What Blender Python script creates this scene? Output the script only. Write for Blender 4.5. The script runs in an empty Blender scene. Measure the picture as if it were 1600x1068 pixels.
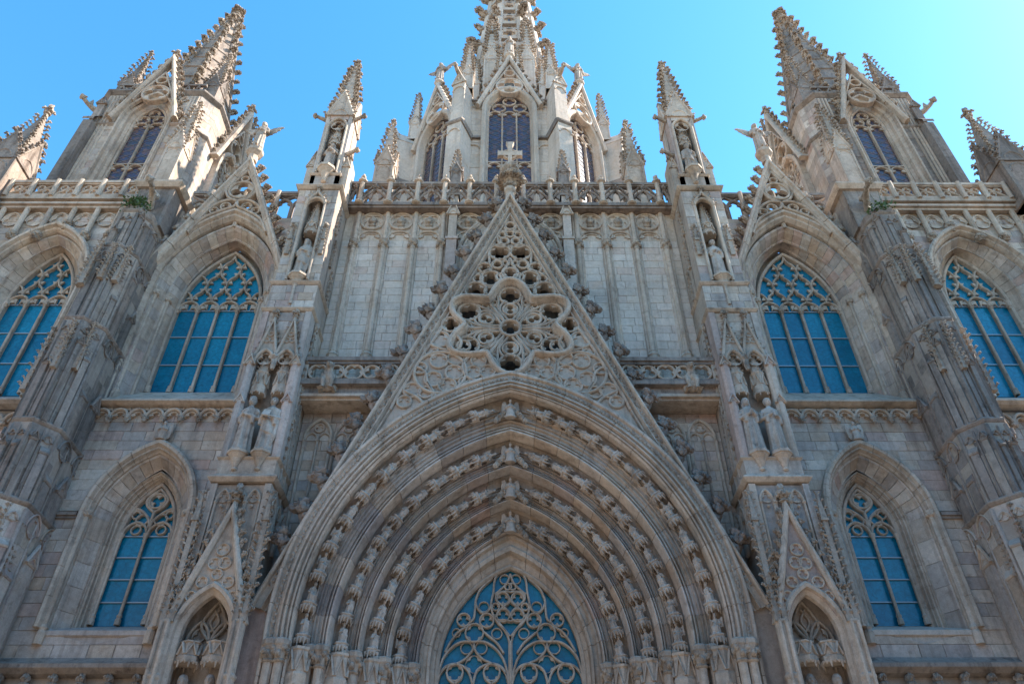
import bpy, math, random
import numpy as np
from mathutils import Vector, Matrix
random.seed(7)
rng = np.random.default_rng(7)
PI = math.pi
sc = bpy.context.scene
COL = sc.collection

# ------------------------------------------------------------------ camera
CAM = dict(f=1193.6, th=math.radians(40.15), yaw=math.radians(0.445), roll=math.radians(-0.198), x=-0.09, y=-20.0, z=1.6)
def cam_axes():
    th, yw, ro = CAM['th'], CAM['yaw'], CAM['roll']
    w = np.array([math.sin(yw)*math.cos(th), math.cos(yw)*math.cos(th), math.sin(th)])
    r0 = np.array([math.cos(yw), -math.sin(yw), 0.0]); u0 = np.cross(r0, w)
    return math.cos(ro)*r0+math.sin(ro)*u0, -math.sin(ro)*r0+math.cos(ro)*u0, w
CR, CU, CW = cam_axes()
cd = bpy.data.cameras.new('camera'); co = bpy.data.objects.new('camera', cd); COL.objects.link(co)
co.matrix_world = Matrix(((CR[0], CU[0], -CW[0], CAM['x']), (CR[1], CU[1], -CW[1], CAM['y']), (CR[2], CU[2], -CW[2], CAM['z']), (0, 0, 0, 1)))
cd.sensor_width = 36.0; cd.lens = CAM['f']/1600*36.0; cd.clip_end = 3000; cd.clip_start = .1
sc.camera = co
def at(px, py, Y):                       # a measured point of the photograph on the upright plane y = Y -> (x, z)
    d = (px-800)/CAM['f']*CR+(534-py)/CAM['f']*CU+CW
    k = (Y-CAM['y'])/d[1]
    return CAM['x']+d[0]*k, CAM['z']+d[2]*k

# ------------------------------------------------------------------ sky, sun, exposure
SUN_EL, SUN_AZ = math.radians(44), math.radians(8.5)      # azimuth: from +x towards +y (behind the facade)
wd = bpy.data.worlds.new('World'); sc.world = wd; wd.use_nodes = True
nt = wd.node_tree; bg = nt.nodes['Background']
sky = nt.nodes.new('ShaderNodeTexSky'); sky.sky_type = 'NISHITA'; sky.sun_disc = False
sky.sun_elevation = SUN_EL; sky.sun_rotation = PI/2-SUN_AZ
sky.air_density = 1.0; sky.dust_density = 0.18; sky.ozone_density = 1.0
hs = nt.nodes.new('ShaderNodeHueSaturation'); hs.inputs['Saturation'].default_value = 1.33; hs.inputs['Hue'].default_value = .4905
nt.links.new(sky.outputs[0], hs.inputs['Color']); nt.links.new(hs.outputs[0], bg.inputs[0]); bg.inputs[1].default_value = 0.15
sl = bpy.data.lights.new('sun', 'SUN'); sl.energy = 4.6; sl.angle = math.radians(.5); sl.color = (1, .93, .82)
so = bpy.data.objects.new('sun', sl); COL.objects.link(so)
sdir = Vector((math.cos(SUN_EL)*math.cos(SUN_AZ), math.cos(SUN_EL)*math.sin(SUN_AZ), math.sin(SUN_EL)))
so.rotation_euler = (-sdir).to_track_quat('-Z', 'Y').to_euler(); so.location = (60, 10, 80)
sc.view_settings.view_transform = 'Standard'; sc.view_settings.look = 'None'
sc.view_settings.exposure = 1.68; sc.view_settings.gamma = 1.0; sc.view_settings.use_curve_mapping = False

# ------------------------------------------------------------------ materials
def node(nt, t, **k):
    n = nt.nodes.new(t)
    for a, b in k.items(): setattr(n, a, b)
    return n
def ramp(nt, stops, interp='LINEAR'):
    r = nt.nodes.new('ShaderNodeValToRGB'); r.color_ramp.interpolation = interp
    e = r.color_ramp.elements
    while len(e) < len(stops): e.new(.5)
    for q, (p, c) in zip(e, stops): q.position = p; q.color = (*c, 1)
    return r
def stone(name, pal, stain=.5, bump=.5, tint=None):
    pal = [(p_, (c_[0]*1.12, c_[1]*1.0, c_[2]*.9)) for p_, c_ in pal]
    m = bpy.data.materials.new(name); m.use_nodes = True; nt = m.node_tree; L = nt.links
    p = nt.nodes['Principled BSDF']; p.inputs['Roughness'].default_value = .86
    p.inputs['Specular IOR Level'].default_value = .25
    g = node(nt, 'ShaderNodeNewGeometry'); oi = node(nt, 'ShaderNodeObjectInfo')
    a = node(nt, 'ShaderNodeMath', operation='MULTIPLY_ADD'); L.new(g.outputs['Random Per Island'], a.inputs[0]); a.inputs[1].default_value = 3.7; L.new(oi.outputs['Random'], a.inputs[2])
    fr = node(nt, 'ShaderNodeMath', operation='FRACT'); L.new(a.outputs[0], fr.inputs[0])
    rp = ramp(nt, pal, 'LINEAR'); L.new(fr.outputs[0], rp.inputs[0])
    def noise(scale, detail, vec=None, rough=.6):
        n = node(nt, 'ShaderNodeTexNoise'); n.inputs['Scale'].default_value = scale; n.inputs['Detail'].default_value = detail; n.inputs['Roughness'].default_value = rough
        L.new(vec or g.outputs['Position'], n.inputs['Vector']); return n
    def mul(c, f, lo, hi, fmin=.3, fmax=.7, col=None):
        mr = node(nt, 'ShaderNodeMapRange'); L.new(f, mr.inputs[0]); mr.inputs[1].default_value = fmin; mr.inputs[2].default_value = fmax
        mr.inputs[3].default_value = lo; mr.inputs[4].default_value = hi
        x = node(nt, 'ShaderNodeMix', data_type='RGBA', blend_type='MULTIPLY'); x.inputs[0].default_value = 1
        L.new(c, x.inputs[6])
        if col is None:
            cb = node(nt, 'ShaderNodeCombineColor'); [L.new(mr.outputs[0], cb.inputs[i]) for i in range(3)]; L.new(cb.outputs[0], x.inputs[7])
        else:
            y = node(nt, 'ShaderNodeMix', data_type='RGBA'); y.inputs[6].default_value = (1, 1, 1, 1); y.inputs[7].default_value = (*col, 1)
            L.new(mr.outputs[0], y.inputs[0]); L.new(y.outputs[2], x.inputs[7])
        return x.outputs[2]
    c = rp.outputs[0]
    c = mul(c, noise(.45, 5).outputs[0], 1-.5*stain, 1.15)                      # broad weathering
    st = node(nt, 'ShaderNodeMapping'); st.inputs['Scale'].default_value = (3.2, 3.2, .22); L.new(g.outputs['Position'], st.inputs[0])
    c = mul(c, noise(1.0, 6, st.outputs[0], .65).outputs[0], 0, 1.05*stain, .5, .69, (.4, .365, .34))   # rain streaks
    c = mul(c, noise(1.7, 6).outputs[0], 0, .6, .52, .74, (1.0, .85, .7))        # ochre patches
    c = mul(c, noise(3.1, 7, None, .7).outputs[0], 0, 1.0*stain, .55, .69, (.4, .37, .35))     # soot crusts
    c = mul(c, noise(7, 6).outputs[0], 1-.3*stain, 1.1)
    c = mul(c, noise(45, 4).outputs[0], .84, 1.1)
    L.new(c, p.inputs['Base Color'])
    b1 = node(nt, 'ShaderNodeBump'); b1.inputs['Strength'].default_value = bump; b1.inputs['Distance'].default_value = .02
    ad = node(nt, 'ShaderNodeMath', operation='ADD'); L.new(noise(38, 5, rough=.7).outputs[0], ad.inputs[0]); L.new(noise(9, 4).outputs[0], ad.inputs[1])
    L.new(ad.outputs[0], b1.inputs['Height']); L.new(b1.outputs[0], p.inputs['Normal'])
    return m
P_FAC = [(0, (.33, .30, .285)), (.14, (.47, .41, .35)), (.28, (.39, .36, .345)), (.42, (.54, .49, .44)), (.54, (.42, .34, .275)), (.66, (.50, .46, .43)), (.76, (.44, .34, .305)), (.88, (.34, .325, .32)), (1, (.58, .53, .48))]
P_TRIM = [(0, (.42, .37, .32)), (.5, (.50, .44, .38)), (1, (.45, .39, .34))]
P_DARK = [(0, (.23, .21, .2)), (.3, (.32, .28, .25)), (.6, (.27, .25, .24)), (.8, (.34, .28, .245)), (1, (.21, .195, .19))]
P_PALE = [(0, (.44, .41, .37)), (.5, (.54, .50, .46)), (1, (.48, .44, .40))]
P_NAVE = [(0, (.45, .42, .39)), (.3, (.50, .46, .42)), (.55, (.47, .42, .38)), (.75, (.53, .50, .47)), (.9, (.47, .40, .36)), (1, (.42, .40, .38))]
MAT = {
    'fac': stone('limestone_ashlar', P_FAC, .55, .45), 'trim': stone('limestone_moulding', P_TRIM, .6, .5),
    'dark': stone('weathered_stone', P_DARK, .8, .6), 'pale': stone('pale_lantern_stone', P_PALE, .35, .4),
    'carve': stone('carved_stone', [(0, (.36, .32, .28)), (1, (.45, .40, .35))], .8, .9),
    'statue': stone('statue_stone', [(0, (.41, .37, .34)), (1, (.47, .43, .39))], .75, .5),
    'nave': stone('nave_ashlar', P_NAVE, .4, .4),
    'mortar': stone('mortar', [(0, (.33, .29, .26)), (1, (.37, .33, .29))], .4, .4),
}
def simple(name, col, rough, metal=0, spec=.5):
    m = bpy.data.materials.new(name); m.use_nodes = True; p = m.node_tree.nodes['Principled BSDF']
    p.inputs['Base Color'].default_value = (*col, 1); p.inputs['Roughness'].default_value = rough
    p.inputs['Metallic'].default_value = metal; p.inputs['Specular IOR Level'].default_value = spec; return m
def glass(name, c0, c1, rough):
    m = simple(name, c0, rough, 0, .5); nt = m.node_tree; p = nt.nodes['Principled BSDF']; L = nt.links
    g = node(nt, 'ShaderNodeNewGeometry'); n = node(nt, 'ShaderNodeTexNoise'); n.inputs['Scale'].default_value = 1.4; n.inputs['Detail'].default_value = 6; n.inputs['Roughness'].default_value = .65
    L.new(g.outputs['Position'], n.inputs['Vector']); oi = node(nt, 'ShaderNodeObjectInfo')
    a = node(nt, 'ShaderNodeMath', operation='MULTIPLY_ADD'); L.new(oi.outputs['Random'], a.inputs[0]); a.inputs[1].default_value = .45; L.new(n.outputs[0], a.inputs[2])
    r = ramp(nt, [(.4, c0), (1.0, c1)]); L.new(a.outputs[0], r.inputs[0])
    # faint figures and leading of the coloured glass seen behind the protective sheet
    v = node(nt, 'ShaderNodeTexVoronoi'); v.feature = 'DISTANCE_TO_EDGE'; v.inputs['Scale'].default_value = 5; L.new(g.outputs['Position'], v.inputs['Vector'])
    mr = node(nt, 'ShaderNodeMapRange'); L.new(v.outputs['Distance'], mr.inputs[0]); mr.inputs[1].default_value = .0; mr.inputs[2].default_value = .05; mr.inputs[3].default_value = .72; mr.inputs[4].default_value = 1.0
    n3 = node(nt, 'ShaderNodeTexNoise'); n3.inputs['Scale'].default_value = 9; n3.inputs['Detail'].default_value = 5; L.new(g.outputs['Position'], n3.inputs['Vector'])
    m2 = node(nt, 'ShaderNodeMapRange'); L.new(n3.outputs[0], m2.inputs[0]); m2.inputs[1].default_value = .35; m2.inputs[2].default_value = .7; m2.inputs[3].default_value = .8; m2.inputs[4].default_value = 1.15
    mm = node(nt, 'ShaderNodeMath', operation='MULTIPLY'); L.new(mr.outputs[0], mm.inputs[0]); L.new(m2.outputs[0], mm.inputs[1])
    x = node(nt, 'ShaderNodeVectorMath', operation='SCALE'); L.new(r.outputs[0], x.inputs[0]); L.new(mm.outputs[0], x.inputs['Scale']); L.new(x.outputs[0], p.inputs['Base Color'])
    b = node(nt, 'ShaderNodeBump'); b.inputs['Strength'].default_value = .35; b.inputs['Distance'].default_value = .02
    n2 = node(nt, 'ShaderNodeTexNoise'); n2.inputs['Scale'].default_value = 1.8; L.new(g.outputs['Position'], n2.inputs['Vector']); L.new(n2.outputs[0], b.inputs['Height']); L.new(b.outputs[0], p.inputs['Normal'])
    return m
MAT['glass'] = glass('sky_tinted_protective_glass', (.0, .098, .17), (.002, .18, .275), .25)  # blue of the reflected sky is painted into the base colour
MAT['iron'] = simple('grey_saddle_iron', (.32, .34, .36), .5, .4)
MAT['lead'] = simple('dull_lead', (.16, .14, .15), .6, .2)
MAT['leaf'] = simple('leaf', (.045, .085, .02), .7)
def stained():
    m = simple('stained_glass', (.05, .05, .12), .25); nt = m.node_tree; p = nt.nodes['Principled BSDF']; L = nt.links
    g = node(nt, 'ShaderNodeNewGeometry'); v = node(nt, 'ShaderNodeTexVoronoi'); v.inputs['Scale'].default_value = 5.5
    L.new(g.outputs['Position'], v.inputs['Vector'])
    s = node(nt, 'ShaderNodeSeparateColor'); L.new(v.outputs['Color'], s.inputs[0])
    r = ramp(nt, [(0, (.06, .042, .055)), (.35, (.055, .05, .09)), (.55, (.12, .065, .055)), (.75, (.05, .045, .05)), (1, (.15, .09, .07))], 'CONSTANT')
    L.new(s.outputs[0], r.inputs[0]); L.new(r.outputs[0], p.inputs['Base Color']); return m
MAT['stained'] = stained()
def paving():
    m = simple('plaza_paving', (.2, .18, .16), .8); nt = m.node_tree; L = nt.links; p = nt.nodes['Principled BSDF']
    g = node(nt, 'ShaderNodeNewGeometry'); b = node(nt, 'ShaderNodeTexBrick'); b.inputs['Scale'].default_value = 1.2
    b.inputs['Color1'].default_value = (.24, .215, .185, 1); b.inputs['Color2'].default_value = (.18, .165, .14, 1); b.inputs['Mortar'].default_value = (.12, .1, .08, 1); b.inputs['Mortar Size'].default_value = .01
    L.new(g.outputs['Position'], b.inputs['Vector']); L.new(b.outputs[0], p.inputs['Base Color']); return m
MAT['paving'] = paving()
MAT['render_wall'] = simple('house_render', (.3, .25, .2), .9); MAT['roof_tile'] = simple('roof_tile', (.30, .15, .09), .9); MAT['shutter'] = simple('shutter', (.07, .09, .07), .7)

# ------------------------------------------------------------------ mesh builder
class B:
    def __init__(s): s.v = []; s.f = []
    def add(s, V, F):
        k = len(s.v); s.v.extend([tuple(p) for p in V]); s.f.extend([[i+k for i in q] for q in F]); return s
    def box(s, x0, x1, y0, y1, z0, z1):
        return s.add([(x0, y0, z0), (x1, y0, z0), (x1, y1, z0), (x0, y1, z0), (x0, y0, z1), (x1, y0, z1), (x1, y1, z1), (x0, y1, z1)],
                     [(0, 3, 2, 1), (4, 5, 6, 7), (0, 1, 5, 4), (1, 2, 6, 5), (2, 3, 7, 6), (3, 0, 4, 7)])
    def prism(s, poly, y0, y1):
        n = len(poly); V = [(x, y0, z) for x, z in poly]+[(x, y1, z) for x, z in poly]
        return s.add(V, [list(range(n))]+[list(range(2*n-1, n-1, -1))]+[(i, n+i, n+(i+1) % n, (i+1) % n) for i in range(n)])
    def vprism(s, plan, z0, z1, k=1.0, c=None):          # plan (x,y) raised from z0 to z1, top scaled by k about c
        n = len(plan); c = c or (sum(p[0] for p in plan)/n, sum(p[1] for p in plan)/n)
        V = [(x, y, z0) for x, y in plan]+[(c[0]+(x-c[0])*k, c[1]+(y-c[1])*k, z1) for x, y in plan]
        return s.add(V, [list(range(n-1, -1, -1)), list(range(n, 2*n))]+[(i, (i+1) % n, n+(i+1) % n, n+i) for i in range(n)])
    def loft(s, rings, closed=True, caps=True):
        m, n = len(rings), len(rings[0]); V = [p for r in rings for p in r]; F = []
        for i in range(m-1):
            for j in range(n if closed else n-1):
                a, b = i*n+j, i*n+(j+1) % n; F.append((a, b, b+n, a+n))
        if caps: F += [list(range(n-1, -1, -1)), list(range((m-1)*n, m*n))]
        return s.add(V, F)
    def sweep(s, path, prof, closed=False, cp=True, caps=True):   # path (x,z); prof (n, y): n to the left of travel
        P = np.array(path, float); m = len(P); T = np.zeros((m, 2)); S = np.ones(m)
        seg = np.diff(np.vstack([P, P[:1]]), axis=0); seg /= (np.linalg.norm(seg, axis=1)[:, None]+1e-9)
        for i in range(m):
            a = seg[i-1] if (i > 0 or closed) else seg[i]; b = seg[i] if (i < m-1 or closed) else seg[i-1]
            t = a+b; l = np.linalg.norm(t); t = b if l < 1e-6 else t/l; T[i] = t; S[i] = 1/max(.35, abs(float(t@b)))
        rings = []
        for i in range(m):
            nx, nz = -T[i][1]*S[i], T[i][0]*S[i]
            rings.append([(P[i][0]+n*nx, y, P[i][1]+n*nz) for n, y in prof])
        if closed: rings.append(rings[0])
        return s.loft(rings, cp, caps and not closed)
    def lathe(s, prof, cx, cy, n=10, ph=0.):
        return s.loft([[(cx+r*math.cos(ph+2*PI*j/n), cy+r*math.sin(ph+2*PI*j/n), z) for j in range(n)] for r, z in prof])
    def tube(s, pts, rad, n=6):
        pts = [Vector(p) for p in pts]; rings = []; rad = rad if hasattr(rad, '__len__') else [rad]*len(pts)
        for i, p in enumerate(pts):
            t = (pts[min(i+1, len(pts)-1)]-pts[max(i-1, 0)]).normalized()
            a = t.cross(Vector((0, .31, 1)) if abs(t.z) < .9 else Vector((1, .2, 0))).normalized(); b = t.cross(a)
            rings.append([tuple(p+(a*math.cos(2*PI*j/n)+b*math.sin(2*PI*j/n))*rad[i]) for j in range(n)])
        return s.loft(rings)
    def ell(s, c, r, n=10, m=7, rot=None):
        rings = []
        for i in range(m+1):
            t = -PI/2+PI*i/m; rr = max(math.cos(t), .02)
            rings.append([(r[0]*rr*math.cos(2*PI*j/n), r[1]*rr*math.sin(2*PI*j/n), r[2]*math.sin(t)) for j in range(n)])
        if rot is not None: rings = [[tuple(rot @ Vector(p)) for p in q] for q in rings]
        return s.loft([[(p[0]+c[0], p[1]+c[1], p[2]+c[2]) for p in q] for q in rings])
    def inst(s, VF, M):
        V = np.asarray(VF[0]); M = np.array(M); W = V@M[:3, :3].T+M[:3, 3]
        return s.add(W.tolist(), VF[1])
    def bar(s, pts, w, y0, y1, closed=False):            # chamfered tracery bar
        return s.sweep(pts, [(-w, y1), (-w, y0+w*.75), (-w*.3, y0), (w*.3, y0), (w, y0+w*.75), (w, y1)], closed)
    def ring(s, cx, cz, R, w, y0, y1, n=24):
        return s.bar([(cx+R*math.cos(2*PI*i/n), cz+R*math.sin(2*PI*i/n)) for i in range(n)], w, y0, y1, True)
    def foil(s, cx, cz, R, n, y0, y1, rot=PI/2, k=.93, e=1.35, seg=48):   # plate from circle R to an n-foil opening
        V = []; F = []
        for i in range(seg):
            t = 2*PI*i/seg; d = ((t-rot+PI/n) % (2*PI/n))-PI/n; r = R*k*math.cos(d)**e
            c, q = math.cos(t), math.sin(t)
            V += [(cx+R*c, y0, cz+R*q), (cx+r*c, y0, cz+r*q), (cx+r*c, y1, cz+r*q)]
        for i in range(seg):
            a, b = 3*i, 3*((i+1) % seg); F += [(a, b, b+1, a+1), (a+1, b+1, b+2, a+2)]
        return s.add(V, F)

WORLD = {}
def link(name, me, loc, parent, kind=None):
    o = bpy.data.objects.new(name, me); COL.objects.link(o)
    w = Vector(loc); WORLD[o.name] = w
    if parent is not None: o.parent = parent; o.location = w-WORLD[parent.name]
    else: o.location = w
    if kind: o['kind'] = kind
    return o
def mesh(name, V, F, mat, smooth=False):
    me = bpy.data.meshes.new(name); me.from_pydata(V, [], F); me.materials.append(MAT[mat])
    if smooth: me.polygons.foreach_set('use_smooth', [True]*len(me.polygons))
    return me
def mk(b, name, mat, parent, s=1, smooth=False, kind=None):
    if not b.v: return None
    V = np.array(b.v, float); F = b.f
    if s < 0: V[:, 0] *= -1; F = [list(reversed(q)) for q in F]
    lo, hi = V.min(0), V.max(0); loc = np.array([(lo[0]+hi[0])/2, (lo[1]+hi[1])/2, lo[2]])
    return link(name, mesh(name, (V-loc).tolist(), F, mat, smooth), loc, parent, kind)
def thing(name, label, cat, loc, group=None):
    o = link(name, None, loc, None); o['label'] = label; o['category'] = cat
    o['kind'] = 'thing'
    if group: o['group'] = group
    return o
def tag(o, label, cat, group=None):
    o['label'] = label; o['category'] = cat
    if group: o['group'] = group
    return o
def place(name, me, M, parent=None):                     # shared mesh with a full transform
    o = link(name, me, M.translation, parent); o.rotation_euler = M.to_euler(); o.scale = M.to_scale(); return o
def side(s): return 'left' if s < 0 else 'right'
def M4(loc, rz=0., sc_=1., rx=0., ry=0.):
    S = Matrix.Diagonal((*(sc_ if hasattr(sc_, '__len__') else (sc_,)*3), 1))
    return Matrix.Translation(loc) @ Matrix.Rotation(rz, 4, 'Z') @ Matrix.Rotation(ry, 4, 'Y') @ Matrix.Rotation(rx, 4, 'X') @ S

def archpt(a, h, u):
    R = (a*a+h*h)/(2*a); t = u*math.acos(max(-1, min(1, (R-a)/R)))
    k = .034*a*max(0., min(1., (a-3.2)/2.4))*math.sin(PI*u)**.85 if a > 3.2 else 0.       # the wide portal orders have fuller shoulders
    return a-R+(R+k)*math.cos(t), (R+k)*math.sin(t)
def archpath(cx, a, h, z0, zb=None, n=10):                # full pointed arch, right jamb up, over, left jamb down
    r = [archpt(a, h, i/n) for i in range(n+1)]
    p = [(cx+x, z0+z) for x, z in r]+[(cx-x, z0+z) for x, z in r[-2::-1]]
    return ([(cx+a, zb)] if zb is not None else [])+p+([(cx-a, zb)] if zb is not None else [])
def archhw(a, h, z0, z):
    if z <= z0: return a
    if z >= z0+h: return -1
    R = (a*a+h*h)/(2*a); return a-R+math.sqrt(max(0, R*R-(z-z0)**2))
def catmull(p, n=5):
    q = [p[0]]+list(p)+[p[-1]]; out = []
    for i in range(1, len(q)-2):
        a, b, c, d = [np.array(x) for x in q[i-1:i+3]]
        for j in range(n):
            t = j/n; out.append(tuple(.5*((2*b)+(c-a)*t+(2*a-5*b+4*c-d)*t*t+(3*b-a-3*c+d)*t**3)))
    return out+[tuple(p[-1])]

# ------------------------------------------------------------------ carved stock pieces
def lump(seed, n=9, m=6, amp=.28):
    r = random.Random(seed); ph = [r.uniform(0, 6.28) for _ in range(4)]; V = []; F = []
    for i in range(m+1):
        t = -PI/2+PI*i/m
        for j in range(n):
            p = 2*PI*j/n; k = 1+amp*math.sin(3*p+ph[0])*math.cos(2*t+ph[1])+amp*.6*math.sin(5*p+ph[2])*math.sin(4*t+ph[3])
            c = max(math.cos(t), .03); V.append((k*c*math.cos(p), k*c*math.sin(p), k*math.sin(t)))
    for i in range(m):
        for j in range(n):
            a, b = i*n+j, i*n+(j+1) % n; F.append((a, b, b+n, a+n))
    return V, F
LUMP = [lump(i) for i in range(4)]
LEAF = [lump(20+i, 10, 6, .42) for i in range(5)]
LOW = lump(9, 6, 4, .2)
def crocket_mesh(hi):
    # leafy hook growing along +x, curling up (+z); about 1 unit long
    b = B(); L = LEAF if hi else [LOW]
    b.tube([(-.2, 0, -.12), (.15, 0, -.08), (.38, 0, .08), (.5, 0, .28)], [.24, .2, .16, .1], 6 if hi else 4)
    spots = [((.6, 0, .4), (.25, .25, .2)), ((.38, .26, .2), (.24, .18, .18)), ((.38, -.26, .2), (.24, .18, .18)), ((.76, 0, .18), (.18, .22, .12))]
    if hi: spots += [((.1, .28, .0), (.24, .15, .14)), ((.1, -.28, .0), (.24, .15, .14)), ((.5, .2, .5), (.15, .13, .16)), ((.5, -.2, .5), (.15, .13, .16)), ((.0, 0, .12), (.2, .24, .14)), ((-.1, .18, -.2), (.18, .15, .2)), ((-.1, -.18, -.2), (.18, .15, .2)), ((.66, .22, .26), (.15, .12, .1)), ((.66, -.22, .26), (.15, .12, .1))]
    for i, (c, r) in enumerate(spots): b.inst(L[i % len(L)], M4(c, i*.7, r))
    return b.v, b.f
CROCK = crocket_mesh(True); CROCK_S = crocket_mesh(False)
CRJ = random.Random(3)
def crockets(b, p0, p1, n, size, out, VF=CROCK_S, t0=.06, t1=.94):   # n crockets from p0 to p1 leaning along out
    p0, p1, out = Vector(p0), Vector(p1), Vector(out).normalized(); up = (p1-p0).normalized()
    y = up.cross(out).normalized(); z = out.cross(y).normalized()
    R = Matrix((out, y, z)).transposed().to_4x4()
    for i in range(n):
        t = t0+(t1-t0)*(i/(n-1) if n > 1 else .5)
        j = CRJ.uniform(.8, 1.2); b.inst(VF, Matrix.Translation(p0.lerp(p1, t)) @ R @ Matrix.Rotation(CRJ.uniform(-.35, .35), 4, 'X') @ Matrix.Rotation(CRJ.uniform(-.25, .25), 4, 'Y') @ Matrix.Diagonal((size*j, size*j*CRJ.uniform(.75, 1.), size*j*CRJ.uniform(.85, 1.15), 1)))
def finial(b, x, y, z, h):                                # stem, leafy collar, bud
    b.lathe([(h*.13, z), (h*.09, z+h*.3), (h*.17, z+h*.34), (h*.17, z+h*.38), (h*.09, z+h*.42), (h*.08, z+h*.6)], x, y, 8)
    for k in range(4):
        b.inst(CROCK_S, M4((x, y, z+h*.52), PI/4+k*PI/2, h*.34))
    b.inst(LUMP[0], M4((x, y, z+h*.85), .3, (h*.12, h*.12, h*.2)))
def gablet(b, x, y, z, w, h, t=.06, ax='y', fin=True):     # small gable facing -y (ax 'y') or +-x
    P = [(-w/2, 0), (w/2, 0), (0, h)]
    q = B(); q.prism(P, -t, t*1.5)
    q.bar([(w/2+.02, -.02), (0, h+.04), (-w/2-.02, -.02)], w*.07, -t-.05, t)
    a = w*.3; q.bar(archpath(0, a, a*1.2, 0, None, 5), w*.05, -t-.03, 0)
    R = Matrix.Translation((x, y, z)) @ Matrix.Rotation({'y': 0, 'x': PI/2, '-x': -PI/2, '-y': PI}[ax], 4, 'Z')
    b.inst((q.v, q.f), R)
def pinnacle(name, label, cx, cy, z0, w, hb, hs, nc=9, mat='trim', s=1, cr=.16, gh=None, group=None, parent=None, arch=True, lean=0):
    """shaft, four gablets, crocketed spire and finial; a thing of its own unless parent is given"""
    t = parent or thing(name, label, 'pinnacle', (s*cx, cy, z0), group)
    h = w/2; b = B(); b.box(cx-h, cx+h, cy-h, cy+h, z0, z0+hb)
    b.box(cx-h*1.14, cx+h*1.14, cy-h*1.14, cy+h*1.14, z0, z0+w*.22)
    b.box(cx-h*1.1, cx+h*1.1, cy-h*1.1, cy+h*1.1, z0+hb-w*.1, z0+hb)
    if arch:
        for k in (-1, 1):
            b.box(cx+k*h*.9-w*.06, cx+k*h*.9+w*.06, cy-h-.03, cy-h+.05, z0+w*.22, z0+hb)
        b.bar(archpath(cx, h*.72, h*.9, z0+hb-h*1.25, None, 5), w*.06, cy-h-.03, cy-h+.02)
    mk(b, 'shaft', mat, t, s)
    gh = gh or w*1.05
    for ax, dx, dy in (('y', 0, -h), ('x', h, 0), ('-x', -h, 0), ('-y', 0, h)):
        g = B(); gablet(g, cx+dx, cy+dy, z0+hb, w, gh, .04, ax)
        if w > .55 and ax != '-y':
            for e in (-1, 1):
                ux, uy = (1, 0) if ax == 'y' else (0, 1); oo = Vector((dx, dy, 0)).normalized()*.04
                crockets(g, (cx+dx+ux*e*w*.52+oo.x, cy+dy+uy*e*w*.52+oo.y, z0+hb+.05), (cx+dx+oo.x, cy+dy+oo.y, z0+hb+gh+.1), 5, w*.2, (ux*e+dx, uy*e+dy, .3))
        mk(g, 'gablet', mat, t, s)
    zs = z0+hb+gh*.3; hp = z0+hb+hs; k = h*.86
    sp = B(); sp.vprism([(cx-k, cy-k), (cx+k, cy-k), (cx+k, cy+k), (cx-k, cy+k)], z0+hb, hp, .12); mk(sp, 'spire', mat, t, s)
    c = B()
    for ix, iy in ((-1, -1), (1, -1), (1, 1), (-1, 1)):
        crockets(c, (cx+ix*k, cy+iy*k, zs), (cx+ix*k*.12, cy+iy*k*.12, hp), nc, cr, (ix, iy, .25))
    mk(c, 'crockets', 'carve', t, s, kind='stuff')
    f = B(); finial(f, cx, cy, hp-.05, w*.75); mk(f, 'finial', 'carve', t, s)
    return t

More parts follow.
